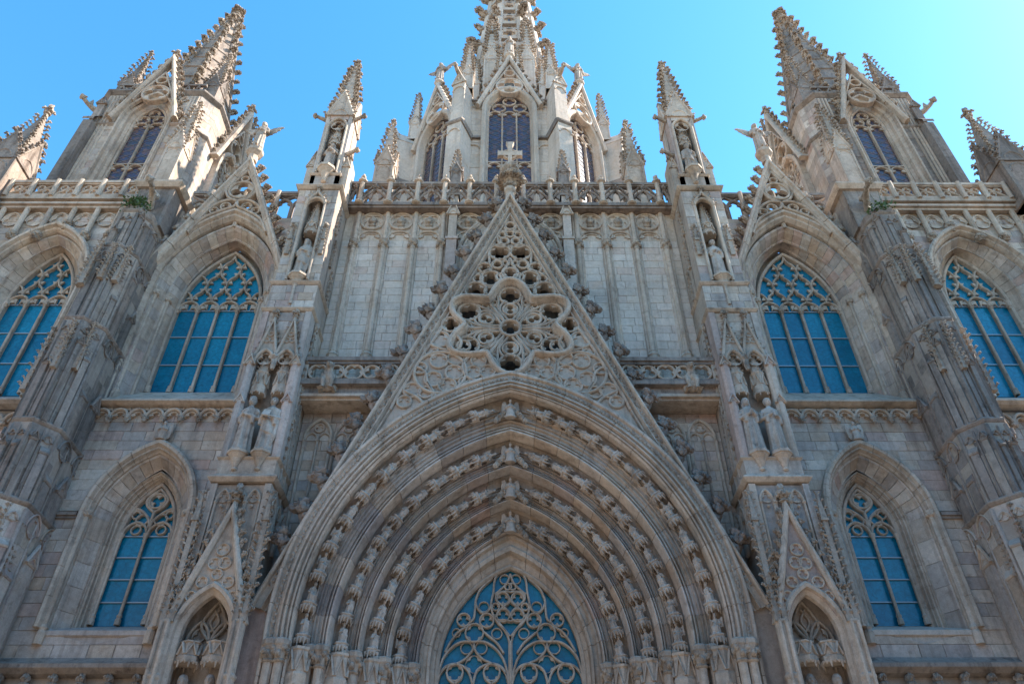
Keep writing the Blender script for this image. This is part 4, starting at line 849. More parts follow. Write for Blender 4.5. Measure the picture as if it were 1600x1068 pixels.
for s in (-1, 1):
    bt = thing('buttress', f'tall niched buttress with statues between the portal and the {side(s)} window bay', 'buttress', (s*CX, -.8, 0))
    # stage 1
    b = B(); b.box(6.44, 8.06, -1.15, .4, 0, 12.0); b.box(6.44, 6.62, -1.75, -1.1, 0, 12.0); b.box(7.9, 8.06, -1.75, -1.1, 0, 12.0); b.box(6.6, 7.92, -1.66, -1.1, 9.3, 12.0); mk(b, 'lower_stage', 'fac', bt, s)
    ashlar(bt, s, (6.44, .0), (6.44, -1.7), 8, 11.9, .38, .4, .7, 'fac', .03, seed=3) if False else None
    b = B(); string(b, 6.4, 8.1, -1.78, 12.2); mk(b, 'string_course', 'trim', bt, s)
    b = B(); b.box(6.46, 8.04, -1.72, .3, 12.2, 12.75); mk(b, 'console_band', 'fac', bt, s)
    b = B(); string(b, 6.46, 8.04, -1.7, 12.85, .08, .12); mk(b, 'string_course', 'trim', bt, s)
    # blind arcade under the string
    for i in range(3):
        x = 6.86+i*.4; c = B(); c.bar(archpath(x, .18, .34, 11.5, 9.6, 6), .035, -1.74, -1.64); c.foil(x, 11.6, .15, 3, -1.7, -1.65, seg=24)
        for k in (-1, 1): c.inst(LUMP[2], M4((x+k*.18, -1.72, 11.46), 0, .05))
        c.inst(LUMP[3], M4((x, -1.72, 11.34), 0, .045)); mk(c, 'blind_arch', 'trim', bt, s)
    for i in range(3):
        c = B(); y = -1.45+i*.5; q = B(); q.bar(archpath(0, .2, .36, 11.4, 10.4, 6), .035, -.06, .03); q.foil(0, 11.5, .16, 3, -.03, .02, seg=24); c.inst((q.v, q.f), M4((6.42, y+.1, 0), -PI/2)); mk(c, 'side_arch', 'trim', bt, s)
    # gabled niche
    c = B(); a, h, zz = .66, 1.1, 7.95
    c.sweep(archpath(CX, a, h, zz, 4.0, 9), [(-.16, -1.6), (-.16, -1.86), (-.1, -1.92), (-.02, -1.9), (0, -1.8), (.1, -1.72), (.12, -1.6)]); mk(c, 'niche_arch', 'trim', bt, s)
    b = B(); gp = [(CX-.82, 8.35), (CX, 11.1), (CX+.82, 8.35)]
    ar = archpath(CX, a-.02, h, zz, None, 9)
    b.prism([(CX+.82, 8.3), (CX, 11.1), (CX-.82, 8.3)]+[p for p in reversed(ar) if p[1] > 8.3], -1.82, -1.66); mk(b, 'gable_panel', 'fac', bt, s)
    b = B(); b.bar([(CX+.9, 8.2), (CX, 11.2), (CX-.9, 8.2)], .09, -1.98, -1.66); mk(b, 'gable_rake', 'trim', bt, s)
    b = B()
    for x, z, r in ((0, 10.05, .16), (-.12, 9.7, .15), (.13, 9.68, .15), (0, 9.4, .13), (-.32, 9.2, .14), (.32, 9.2, .14), (-.5, 8.85, .12), (.5, 8.85, .12)): b.ring(CX+x, z, r, .022, -1.88, -1.8, 14); b.foil(CX+x, z, r, 3, -1.86, -1.81, seg=24)
    mk(b, 'gable_tracery', 'trim', bt, s)
    for k in (-1, 1):
        c = B(); crockets(c, (CX+k*.96, -1.84, 8.3), (CX+k*.06, -1.84, 11.15), 10, .24, (k*.95, -.15, .3), CROCK); mk(c, 'gable_crockets', 'carve', bt, s, kind='stuff')
    c = B(); finial(c, CX, -1.84, 11.15, .75); mk(c, 'finial', 'carve', bt, s)
    c = B(); c.bar(archpath(CX-.3, .27, .5, 7.95, None, 6), .035, -1.3, -1.14); c.bar(archpath(CX+.3, .27, .5, 7.95, None, 6), .035, -1.3, -1.14)
    for k in (-1, 1): c.bar(catmull([(CX, 7.95), (CX+k*.28, 8.3), (CX+k*.22, 8.6), (CX, 8.95)]), .035, -1.3, -1.14); c.foil(CX+k*.3, 8.12, .17, 3, -1.24, -1.15, seg=24); c.bar(catmull([(CX+k*.05, 8.2), (CX-k*.1, 8.45), (CX+k*.05, 8.75)]), .025, -1.27, -1.14)
    mk(c, 'niche_tracery', 'trim', bt, s)
    for k, x in ((0, CX+.31), (1, CX-.31)):
        c = B(); canopy(c, x, -1.5, 7.3, .28, .55, 0); mk(c, 'low_canopy', 'trim', bt, s)
        statue(KIND[s][4+k], TXT[s][4+k], s*x, -1.5, 5.3, 1.82, s*.1*(1-2*k))
    # pinnacled piers by the niche and crocketed shafts above
    for x, sg in ((6.42, -1), (8.12, 1)):
        c = B(); c.lathe([(.17, 4), (.17, 6.9), (.2, 6.95), (.2, 7.0), (.15, 7.05), (.15, 8.15), (.18, 8.2), (.18, 8.25)], x, -1.85, 8, PI/8); [c.lathe([(.045, 4), (.045, 8.2)], x+dx, -2.02, 6) for dx in (-.08, .08)]; mk(c, 'niche_pier', 'trim', bt, s)
        c = B()
        for dx in (-.09, .09):
            c.lathe([(.1, 8.2), (.1, 8.35), (.025, 9.1)], x+dx, -1.92, 4, PI/4)
            for t in (PI/4, 3*PI/4, 5*PI/4, 7*PI/4): crockets(c, (x+dx+.09*math.cos(t), -1.92+.09*math.sin(t), 8.35), (x+dx+.02*math.cos(t), -1.92+.02*math.sin(t), 9.1), 5, .1, (math.cos(t), math.sin(t), .3))
        mk(c, 'pier_pinnacle', 'carve', bt, s)
        c = B(); xx = x+sg*.06; c.box(xx-.07, xx+.07, -1.86, -1.7, 8.9, 10.9); c.lathe([(.11, 10.9), (.11, 11.0), (.02, 11.75)], xx, -1.8, 4, PI/4); c.box(xx-.1, xx+.1, -1.9, -1.7, 10.85, 10.92)
        for e in (-1, 1): crockets(c, (xx+e*.08, -1.84, 9.0), (xx+e*.08, -1.84, 10.8), 8, .17, (e, -.2, .2), CROCK_S); crockets(c, (xx+e*.08, -1.84, 10.95), (xx+e*.02, -1.82, 11.7), 4, .12, (e, -.2, .2))
        mk(c, 'crocketed_shaft', 'carve', bt, s)
    # stage 2: statue niche
    b = B(); b.box(6.46, 8.04, -1.05, .4, 12.8, 18.45); b.box(6.46, 6.66, -1.6, -1, 12.8, 18.45); b.box(7.84, 8.04, -1.6, -1, 12.8, 18.45); b.box(6.6, 7.9, -1.55, -1, 16.75, 18.45); mk(b, 'middle_stage', 'fac', bt, s)
    ashlar(bt, s, (6.68, -1.56), (7.82, -1.56), 16.9, 18.4, .37, .4, .7, 'fac', .02, seed=5+s)
    for x in (6.56, 7.94):
        c = B(); c.vprism([(x+.15*math.cos(PI/8+k*PI/4), -1.62+.15*math.sin(PI/8+k*PI/4)) for k in range(8)], 12.85, 16.15); gablet(c, x, -1.74, 16.1, .3, .3, .03); gablet(c, x, -1.74, 14.7, .28, .25, .02); c.lathe([(.14, 16.1), (.02, 16.5)], x, -1.62, 8); mk(c, 'niche_pier', 'fac', bt, s)
    for k, x in ((0, CX+.32), (1, CX-.32)):
        c = B(); c.bar(archpath(x, .3, .5, 16.25, None, 7), .05, -1.72, -1.5); c.foil(x, 16.42, .24, 3, -1.62, -1.54, seg=30); mk(c, 'niche_arch', 'trim', bt, s)
        c = B(); c.bar([(x+.34, 16.45), (x, 18.0), (x-.34, 16.45)], .05, -1.72, -1.5); c.prism([(x-.3, 16.6), (x+.3, 16.6), (x, 17.9)], -1.62, -1.53); [c.ring(x+dx, z, .085, .018, -1.66, -1.6, 12) for dx, z in ((0, 17.4), (-.09, 17.15), (.09, 17.15))]; mk(c, 'niche_gable', 'trim', bt, s)
        c = B(); [crockets(c, (x+e*.36, -1.62, 16.5), (x+e*.03, -1.62, 17.95), 7, .12, (e, -.2, .2)) for e in (-1, 1)]; mk(c, 'gable_crockets', 'carve', bt, s, kind='stuff')
        c = B(); finial(c, x, -1.62, 17.95, .55); mk(c, 'finial', 'carve', bt, s)
        c = B(); canopy(c, x, -1.45, 15.1, .235, .85, .85, 7); mk(c, 'canopy', 'trim', bt, s)
        c = B(); console(c, x, -1.72, 12.98, .3, .52); mk(c, 'console', 'trim', bt, s)
        i = k if s < 0 else 1-k
        statue(KIND[s][i], TXT[s][i], s*x, -1.66, 12.98, 1.9, s*.12)
    for x in (CX, CX-.68, CX+.68):
        c = B(); c.inst(LUMP[0], M4((x, -1.7, 16.45), 0, .1)); c.lathe([(.06, 15.95), (.09, 16.1), (.05, 16.4)], x, -1.68, 6); mk(c, 'corbel_knob', 'carve', bt, s)
    b = B(); string(b, 6.46, 8.04, -1.62, 18.55, .08, .13); mk(b, 'string_course', 'trim', bt, s)
    # inner flank ornament: slender crocketed gables on the face towards the gable
    for z0, z1, y in ((15.9, 18.2, -.95), (12.9, 15.6, -1.0)):
        c = B(); q = B(); q.bar([(.22, z0), (0, z1), (-.22, z0)], .04, -.07, .02); q.bar([(.22, z0-1.6), (.22, z0)], .03, -.06, .02); q.bar([(-.22, z0-1.6), (-.22, z0)], .03, -.06, .02)
        c.inst((q.v, q.f), M4((6.46, y, 0), -PI/2)); [crockets(c, (6.42, y+e*.24, z0), (6.42, y, z1), 8, .13, (-.3, e, .2)) for e in (-1, 1)]; c.inst(LUMP[1], M4((6.42, y, z1+.1), 0, (.1, .1, .16))); mk(c, 'flank_gable', 'carve', bt, s)
    # stage 3
    b = B(); b.box(6.48, 8.02, -1.5, .4, 18.5, 19.7); mk(b, 'band_stage', 'mortar', bt, s)
    ashlar(bt, s, (6.48, -1.53), (8.02, -1.53), 18.62, 19.68, .36, .4, .6, 'fac', .05, seed=8+s)
    b = B(); string(b, 6.47, 8.03, -1.56, 19.82, .08, .13); mk(b, 'string_course', 'trim', bt, s)
    # stage 4
    b = B(); b.box(6.5, 8.0, -.85, .4, 19.8, 24.8); b.box(6.5, 6.92, -1.45, -.8, 19.8, 24.8); b.box(7.58, 8.0, -1.45, -.8, 19.8, 24.8); b.box(6.9, 7.6, -1.45, -.8, 24.35, 24.8); mk(b, 'upper_stage', 'mortar', bt, s)
    for x0, x1 in ((6.5, 6.92), (7.58, 8.0)): ashlar(bt, s, (x0, -1.48), (x1, -1.48), 19.95, 24.75, .37, .4, .6, 'fac', .05, seed=int(x0*9)+s)
    c = B(); c.bar(archpath(CX, .36, .42, 23.85, 19.95, 7), .05, -1.56, -1.4)
    for k in (-1, 1): c.bar(catmull([(CX+k*.36, 23.85), (CX+k*.33, 24.1), (CX+k*.15, 24.38), (CX+k*.03, 24.55), (CX, 24.8)]), .045, -1.58, -1.4); crockets(c, (CX+k*.42, -1.55, 23.9), (CX+k*.14, -1.55, 24.5), 4, .13, (k, -.3, .3))
    mk(c, 'niche_arch', 'trim', bt, s)
    c = B(); finial(c, CX, -1.52, 24.5, .5); mk(c, 'finial', 'carve', bt, s)
    c = B(); canopy(c, CX, -1.2, 22.45, .27, .6, 1.2, 9); mk(c, 'canopy', 'trim', bt, s)
    c = B(); console(c, CX, -1.45, 20.15, .34, .5); c.lathe([(.05, 18.8), (.06, 19.0), (.05, 19.2), (.05, 19.6), (.09, 19.68)], CX, -1.56, 8); mk(c, 'console', 'trim', bt, s)
    statue(KIND[s][2], TXT[s][2], s*CX, -1.35, 20.15, 1.95, s*.1)
    for x in (6.66, 7.84):
        c = B(); c.box(x-.08, x+.08, -1.56, -1.45, 21.2, 21.9); c.lathe([(.11, 21.9), (.02, 22.6)], x, -1.53, 4, PI/4)
        for e in (-1, 1): crockets(c, (x+e*.08, -1.55, 21.3), (x+e*.03, -1.55, 22.6), 7, .12, (e, -.4, .2))
        c.inst(LUMP[2], M4((x, -1.55, 22.7), 0, .09)); mk(c, 'blind_pinnacle', 'carve', bt, s)
    for z, y in ((21.3, -.75), (20.0, -.45), (22.9, -.9)):
        c = B(); c.box(6.42, 6.5, y-.08, y+.08, z, z+.9); [crockets(c, (6.45, y+e*.07, z), (6.45, y, z+1.4), 7, .12, (-.5, e, .2)) for e in (-1, 1)]; mk(c, 'blind_pinnacle', 'carve', bt, s)
    b = B(); string(b, 6.48, 8.02, -1.5, 24.98, .12, .18); mk(b, 'cornice', 'trim', bt, s)
    # pinnacle on top, open niche with statue
    pn = thing('pinnacle', f'tall crocketed pinnacle with canopied statue on top of the {side(s)} central buttress', 'pinnacle', (s*CX, -.9, 25))
    b = B(); b.box(6.7, 7.8, -.75, -.05, 25.0, 30.2); b.box(6.7, 6.86, -1.25, -.7, 25.0, 30.2); b.box(7.64, 7.8, -1.25, -.7, 25.0, 30.2); b.box(6.7, 7.8, -1.25, -.7, 25.0, 26.0); b.box(6.84, 7.66, -1.25, -.7, 29.75, 30.2); mk(b, 'shaft', 'fac', pn, s)
    b = B(); string(b, 6.68, 7.82, -1.27, 26.05, .06, .12, -.05); mk(b, 'string_course', 'trim', pn, s)
    c = B(); c.bar(archpath(CX, .4, .6, 29.2, 26.1, 7), .05, -1.33, -1.1); c.foil(CX, 29.35, .3, 3, -1.22, -1.15); mk(c, 'niche_arch', 'trim', pn, s)
    c = B(); gablet(c, CX, -1.27, 30.0, 1.12, 1.7, .05); [crockets(c, (CX+e*.6, -1.3, 30.0), (CX, -1.3, 31.8), 6, .2, (e, -.3, .3)) for e in (-1, 1)]; mk(c, 'gablet', 'trim', pn, s)
    c = B(); gablet(c, 6.7, -.65, 30.0, 1.1, 1.6, .05, '-x'); mk(c, 'gablet', 'trim', pn, s); c = B(); gablet(c, 7.8, -.65, 30.0, 1.1, 1.6, .05, 'x'); mk(c, 'gablet', 'trim', pn, s)
    k = .48; b = B(); pq = [(CX-k, -.65-k), (CX+k, -.65-k), (CX+k, -.65+k), (CX-k, -.65+k)]; b.vprism(pq, 30.2, 34.9, .14); mk(b, 'spire', 'trim', pn, s)
    c = B()
    for ix, iy in ((-1, -1), (1, -1), (1, 1), (-1, 1)): crockets(c, (CX+ix*k, -.65+iy*k, 30.5), (CX+ix*k*.14, -.65+iy*k*.14, 34.9), 11, .26, (ix, iy, .25), CROCK)
    mk(c, 'crockets', 'carve', pn, s, kind='stuff')
    c = B(); finial(c, CX, -.65, 34.7, .85); mk(c, 'finial', 'carve', pn, s)
    c = B(); canopy(c, CX, -1.0, 28.1, .27, .55, .9, 7); mk(c, 'canopy', 'trim', pn, s)
    c = B(); console(c, CX, -1.3, 26.3, .36, .75); mk(c, 'console', 'trim', pn, s)
    for x in (6.55, 7.95):
        c = B(); c.box(x-.14, x+.14, -1.15, -.2, 25.0, 26.6); gablet(c, x, -1.15, 26.6, .3, .5, .04); gablet(c, x, -.9, 27.4, .26, .5, .04); c.box(x-.11, x+.11, -.95, -.2, 26.6, 27.4); crockets(c, (x, -1.15, 27.1), (x, -.6, 28.0), 4, .14, (0, -1, .5)); mk(c, 'side_buttress', 'trim', pn, s)
    for x, z in ((6.66, 29.9), (7.84, 29.9), (6.66, 27.5)):
        c = B(); q = -1 if x < CX else 1; c.tube([(x, -1.1, z), (x+q*.25, -1.2, z+.03), (x+q*.42, -1.25, z+.1)], [.1, .08, .07], 7); c.inst(LUMP[1], M4((x+q*.45, -1.25, z+.1), 0, .12)); mk(c, 'spout_head', 'carve', pn, s)
    statue(KIND[s][3], TXT[s][3], s*CX, -1.2, 26.3, 1.75, s*.15)

# ================================================================== window bays
def cusp(b, p, q, r, y0, y1): b.prism([p, q, r], y0, y1)
def net_window(parent, s, cx, a, h, z0, zb, nl, y, rows, hh=1.12, mat='glass'):
    """mullioned window: lights with cusped heads, flowing net tracery above, panes between saddle bars"""
    f = B(); f.bar(archpath(cx, a+.03, h+.04, z0, zb, 12), .06, y-.12, y+.2); w = mk(f, 'window', 'trim', parent, s)
    lw = 2*a/nl; e = .035
    for i in range(nl):
        for j in range(rows):
            za, zc = zb+(z0-zb)*j/rows, zb+(z0-zb)*(j+1)/rows; c = B(); x = cx-a+lw*i
            c.box(x+.01, x+lw-.01, y+.1, y+.115, za+.01, zc-.01); mk(c, 'pane', mat, w, s)
    c = B(); c.prism([p for p in archpath(cx, a, h, z0, None, 12)], y+.1, y+.115); mk(c, 'tracery_pane', mat, w, s)
    for j in range(1, rows+1):
        c = B(); z = zb+(z0-zb)*j/rows; c.box(cx-a, cx+a, y+.05, y+.1, z-.018, z+.018); mk(c, 'saddle_bar', 'iron', w, s)
    for i in range(nl+1):
        x = cx-a+lw*i; c = B(); ed = i in (0, nl)
        if not ed:
            c.lathe([(.05, zb), (.05, z0)], x, y-.02, 8); c.box(x-.035, x+.035, y-.02, y+.12, zb, z0)
        xx = x+(.0 if not ed else (.02 if i == 0 else -.02))
        c.lathe([(.095, zb), (.095, zb+.14), (.07, zb+.18), (.09, zb+.24), (.055, zb+.3)], xx, y-.03, 8); c.lathe([(.055, z0-.2), (.075, z0-.17), (.055, z0-.14), (.1, z0), (.1, z0+.04), (.05, z0+.06)], xx, y-.03, 8)
        for k in range(5): c.inst(LOW, M4((xx+.07*math.cos(k*1.3), y-.03+.07*math.sin(k*1.3), z0-.07), k, .045))
        mk(c, 'mullion', 'trim', w, s)
    c = B(); ins = lambda x, z: abs(x-cx) < archhw(a, h, z0, z)-.0
    for i in range(nl):
        x = cx-a+lw*(i+.5); hd = lw*.55; pp = archpath(x, lw*.5, hd, z0, None, 7); pp = [p for p in pp if ins(*p) or p[1] < z0+.05]
        c.bar(pp, .042, y-.06, y+.11)
        c.foil(x, z0+lw*.12, lw*.4, 3, y-.01, y+.09, PI/2, .95, 1.1, 30) if False else None
        for k in (-1, 1): c.prism([(x+k*lw*.5, z0+.02), (x+k*lw*.17, z0+lw*.1), (x+k*lw*.2, z0+lw*.2), (x+k*lw*.4, z0+lw*.34)], y-.01, y+.08)
    H = lw*hh; zs = z0+lw*.55
    def line(k, zz): return cx-a+(k+.5)*lw/2+(1 if k % 2 == 0 else -1)*lw/4*math.copysign(abs(math.cos(PI*(zz-zs)/H))**.72, math.cos(PI*(zz-zs)/H))
    for k in range(-1, 2*nl+1):
        run = []
        for j in range(200):
            zz = zs+j*h/60
            if zz > z0+h: break
            x = line(k, zz)
            if ins(x, zz): run.append((x, zz))
            else:
                if len(run) > 2: c.bar(run, .036, y-.06, y+.11)
                run = []
        if len(run) > 2: c.bar(run, .036, y-.06, y+.11)
    for k in range(-1, 2*nl+1):                             # cusps inside every cell
        for r in range(8):
            zz = zs+H*(r+ (0 if k % 2 else 1) % 2) if False else zs+H*r
            xm = (line(k, zz)+line(k+1, zz))/2; wd = line(k+1, zz)-line(k, zz)
            if wd < lw*.8 or zz > z0+h-.15: continue
            for dz in (-.33, .33):
                for sg in (-1, 1):
                    x0 = line(k if sg < 0 else k+1, zz+dz*H); p = [(x0, zz+dz*H+.14), (x0-sg*lw*.2, zz+dz*H*.5), (x0+sg*.01, zz+dz*H-.14)]
                    if all(ins(*q) for q in p): c.prism(p, y-.0, y+.08)
    mk(c, 'tracery', 'trim', w, s)
    return w
for s in (-1, 1):
    # ---------------- inner bay: big window above, small window below
    C1 = 10.85; L0, L1 = 8.05, 13.1
    wl = thing('bay_wall', f'ashlar bay with a large blue window over a narrow one, {side(s)} of the portal', 'wall', (s*10.5, 0, 0))
    hoodp = lambda z: archhw(2.3, 3.62, 21.35, z)+.0
    lowp = lambda z: archhw(1.52, 2.3, 12.0, z) if z > 8.3 else -1
    b = B(); b.prism([(L0-.1, 0), (L1+.1, 0), (L1+.1, 7.9), (L0-.1, 7.9)], .02, 1.4); mk(b, 'backing', 'mortar', wl, s)
    b = B(); q = archpath(10.68, 1.5, 2.28, 12.0, 8.2, 12)
    b.prism([(L0-.1, 7.9), (L0-.1, 15.6), (10.68, 15.6), (10.68, 14.28)]+[p for p in q[14:]]+[(10.68-1.5, 7.9)], .03, 1.4)
    b.prism([(L1+.1, 15.6), (L1+.1, 7.9), (10.68+1.5, 7.9)]+[p for p in q[:13]]+[(10.68, 15.6)], .03, 1.4); mk(b, 'backing', 'mortar', wl, s)
    b = B(); q = archpath(C1, 2.26, 3.6, 21.35, 15.6, 12)
    b.prism([(L0-.1, 15.6), (L0-.1, 24.9), (C1, 24.9), (C1, 24.95)]+[p for p in q[14:]], .03, 1.4); b.prism([(L1+.1, 24.9), (L1+.1, 15.6)]+[p for p in q[:13]]+[(C1, 24.9)], .03, 1.4); mk(b, 'backing', 'mortar', wl, s)
    ashlar(wl, s, (L0, 0), (L1, 0), 12.1, 15.5, .34, .5, .95, 'fac', .06, [(10.68-L0, lowp)], seed=41+s)
    ashlar(wl, s, (L0, -.04), (L1, -.04), 7.95, 11.9, .36, .55, 1.05, 'fac', .08, [(10.68-L0, lambda z: 1.5 if z > 8.62 else -1)], seed=43+s)
    ashlar(wl, s, (L0, 0), (L1, 0), 15.75, 24.6, .36, .4, .8, 'fac', .06, [(C1-L0, hoodp)], seed=45+s)
    for x0, x1 in ((L0, 9.0), (12.36, L1)): b = B(); b.box(x0, x1, -.16, .03, 11.9, 12.0); b.box(x0, x1, -.1, .03, 11.82, 11.9); mk(b, 'string_course', 'dark', wl, s)
    # sill band with corbel arcade
    b = B(); b.loft([[(L0, y, z), (L1, y, z)] for y, z in ((.0, 15.64), (-.24, 15.67), (-.38, 15.73), (-.38, 15.79), (-.26, 15.86), (.9, 16.98))], False, False); mk(b, 'sill', 'trim', wl, s)
    n = 9; w_ = (L1-L0)/n
    for i in range(n):
        x = L0+w_*(i+.5); c = B(); c.bar(archpath(x, w_*.47, w_*.5, 15.26, None, 7), .045, -.22, 0); c.bar(archpath(x, w_*.28, w_*.3, 15.3, None, 5), .025, -.14, 0)
        for k in (-1, 1): c.prism([(x+k*w_*.42, 15.28), (x+k*w_*.12, 15.34), (x+k*w_*.3, 15.52)], -.12, 0)
        c.box(x-w_*.48, x+w_*.48, -.1, .02, 15.54, 15.64); p = mk(c, 'corbel_arch', 'trim', wl, s)
        c = B(); c.inst(LUMP[i % 4], M4((x+w_*.5, -.16, 15.2), i, (.1, .1, .1))); c.inst(LUMP[(i+1) % 4], M4((x+w_*.5, -.18, 15.1), i, (.07, .07, .07))); mk(c, 'corbel_head', 'carve', p, s)
    # big window: hood, two rings of arch stones, window
    hd = [(2.46, 3.84, 0), (2.46, 3.84, -.24), (2.4, 3.76, -.3), (2.32, 3.66, -.28), (2.28, 3.6, -.16), (2.22, 3.5, -.16), (2.18, 3.44, -.08), (2.14, 3.38, .0), (2.14, 3.38, .2), (2.4, 3.7, .3)]
    voussoirs(wl, s, C1, 21.35, hd, 9, 'trim', 16.0, .7, 'hood_stone')
    r1 = [(2.16, 3.36, .1), (2.06, 3.24, .08), (2.02, 3.18, .16), (1.98, 3.12, .22), (1.84, 2.98, .5), (1.8, 2.94, .5), (1.78, 2.9, .56), (2.1, 3.2, .8)]
    voussoirs(wl, s, C1, 21.25, r1, 11, 'fac', 16.0, .46)
    r2 = [(1.82, 2.92, .5), (1.74, 2.84, .52), (1.7, 2.8, .6), (1.62, 2.72, .72), (1.56, 2.66, .92), (1.52, 2.62, .96), (1.52, 2.62, 1.2), (1.9, 3.0, 1.1)]
    voussoirs(wl, s, C1, 21.3, [(a, h+.3, y) for a, h, y in r2], 9, 'fac', 16.0, .5)
    for x in (-2.02, -1.7, 1.7, 2.02):
        c = B(); zt = 20.95; c.lathe([(.14, 16.1), (.14, 16.4), (.1, 16.46), (.12, 16.52), (.065, 16.62), (.065, zt-.25), (.08, zt-.22), (.065, zt-.18), (.13, zt), (.13, zt+.06)], C1+x, .16 if abs(x) > 1.9 else .55, 8, PI/8)
        for k in range(6): c.inst(LUMP[k % 4], M4((C1+x+.09*math.cos(k), (.16 if abs(x) > 1.9 else .55)+.09*math.sin(k), zt-.08), k, .055))
        mk(c, 'jamb_shaft', 'trim', wl, s)
    net_window(wl, s, C1, 1.48, 2.95, 20.85, 17.0, 4, 1.0, 3)
    # small window
    C2 = 10.68
    hd = [(1.62, 2.44, 0), (1.62, 2.44, -.2), (1.56, 2.36, -.26), (1.48, 2.26, -.24), (1.44, 2.2, -.12), (1.4, 2.14, -.12), (1.38, 2.1, .0), (1.34, 2.06, .04), (1.34, 2.06, .2), (1.6, 2.3, .3)]
    voussoirs(wl, s, C2, 12.0, hd, 7, 'trim', 8.7, .75, 'hood_stone')
    r1 = [(1.36, 2.06, .1), (1.3, 1.98, .12), (1.26, 1.94, .22), (1.02, 1.8, .5), (.98, 1.76, .5), (1.3, 2, .7)]
    voussoirs(wl, s, C2, 12.0, r1, 8, 'fac', 8.6, .62)
    r2 = [(1.06, 1.8, .5), (1.01, 1.75, .46), (.97, 1.73, .56), (.92, 1.7, .56), (.9, 1.68, .66), (.86, 1.66, .66), (.84, 1.64, .78), (.79, 1.62, .8), (.77, 1.6, .86), (.77, 1.6, 1.1), (1.1, 1.8, 1.0)]
    voussoirs(wl, s, C2, 11.9, r2, 7, 'trim', 8.9, .6)
    for x in (-1.4, 1.4):
        c = B(); c.lathe([(.13, 8.3), (.13, 8.6), (.1, 8.66), (.12, 8.72), (.065, 8.82), (.065, 11.75), (.08, 11.8), (.065, 11.84), (.13, 12.0), (.13, 12.06)], C2+x, -.06, 8, PI/8)
        for k in range(6): c.inst(LUMP[k % 4], M4((C2+x+.09*math.cos(k), -.06+.09*math.sin(k), 11.93), k, .055))
        mk(c, 'jamb_shaft', 'trim', wl, s)
    b = B(); b.loft([[(C2-1.5, y, z), (C2+1.5, y, z)] for y, z in ((.2, 7.9), (-.0, 7.92), (-.0, 8.5), (-.07, 8.54), (-.07, 8.66), (.0, 8.7), (.95, 9.12), (1.3, 9.12))], False, False); mk(b, 'sloped_sill', 'fac', wl, s)
    zb, z0, y = 9.12, 11.75, .86
    f = B(); f.bar(archpath(C2, .77, 1.66, z0, zb, 10), .05, y-.1, y+.2); w = mk(f, 'window', 'trim', wl, s)
    for i in range(2):
        for j in range(4):
            c = B(); x = C2-.74+.74*i; za, zc = zb+(z0-zb)*j/4, zb+(z0-zb)*(j+1)/4; c.box(x+.01, x+.73, y+.1, y+.115, za+.01, zc-.01); mk(c, 'pane', 'glass', w, s)
    c = B(); c.prism(archpath(C2, .74, 1.62, z0, None, 10), y+.1, y+.115); mk(c, 'tracery_pane', 'glass', w, s)
    for j in range(1, 5): c = B(); z = zb+(z0-zb)*j/4; c.box(C2-.74, C2+.74, y+.05, y+.1, z-.016, z+.016); mk(c, 'saddle_bar', 'iron', w, s)
    for x in (-.72, 0, .72):
        c = B(); c.lathe([(.085, zb), (.085, zb+.14), (.06, zb+.18), (.08, zb+.24), (.045, zb+.3), (.045, z0-.2), (.065, z0-.17), (.05, z0-.14), (.09, z0), (.09, z0+.04), (.045, z0+.06)], C2+x, y-.02, 8); mk(c, 'mullion', 'trim', w, s)
    c = B()
    for k in (-1, 1):
        c.bar(archpath(C2+k*.37, .36, .42, z0, None, 7), .038, y-.05, y+.1); c.ring(C2+k*.37, z0+.18, .14, .022, y-.02, y+.09, 14)
        c.bar(catmull([(C2, z0+.1), (C2+k*.06, z0+.45), (C2+k*.28, z0+.72), (C2+k*.52, z0+.85), (C2+k*.6, z0+.7)]), .04, y-.05, y+.1)
        c.ring(C2+k*.28, z0+.5, .18, .025, y-.03, y+.09, 16); c.ring(C2+k*.5, z0+.66, .12, .022, y-.03, y+.09, 14)
        c.bar(catmull([(C2, z0+.75), (C2+k*.25, z0+.95), (C2+k*.3, z0+1.2), (C2, z0+1.52)]), .038, y-.05, y+.1)
    c.bar([(C2, z0), (C2, z0+.78)], .04, y-.05, y+.1); c.ring(C2, z0+1.12, .24, .03, y-.05, y+.1, 18); c.foil(C2, z0+1.12, .24, 3, y, y+.09, -PI/2, .97, 1.6, 36)
    mk(c, 'tracery', 'trim', w, s)
    o = place('angel', ANGEL, M4((s*C2, -.2, 14.38), 0, .82)); tag(o, f'small winged stone angel on the tip of the hood over the lower {side(s)} window', 'carving', 'angels over the small windows')
    # base ledge with short colonnettes below the small window
    b = B(); b.loft([[(L0-.1, y, z), (L1+.1, y, z)] for y, z in ((.0, 7.5), (-.2, 7.55), (-.34, 7.66), (-.34, 7.76), (-.2, 7.84), (-.04, 7.98))], False, False); mk(b, 'ledge', 'dark', wl, s)
    for i in range(7):
        x = L0+.5+i*.68; c = B(); c.lathe([(.1, 6.2), (.07, 6.3), (.07, 7.1), (.12, 7.22), (.14, 7.3), (.1, 7.34)], x, -.18, 8); c.inst(LUMP[i % 4], M4((x, -.2, 7.42), i, (.11, .1, .12))); crockets(c, (x, -.26, 7.0), (x, -.26, 7.4), 2, .16, (.3*(-1)**i, -1, .2)); mk(c, 'bracket_colonnette', 'carve', wl, s)
    # ---------------- gable over the big window
    gt = thing('gable', f'openwork gable carrying an angel over the large window {side(s)} of the portal', 'gable', (s*C1, -.3, 22))
    ax, az, fx, fz = C1, 28.35, 2.62, 21.7; gl2 = math.hypot(fx, az-fz); d2 = (fx/gl2, (fz-az)/gl2); n2 = (d2[1], -d2[0])
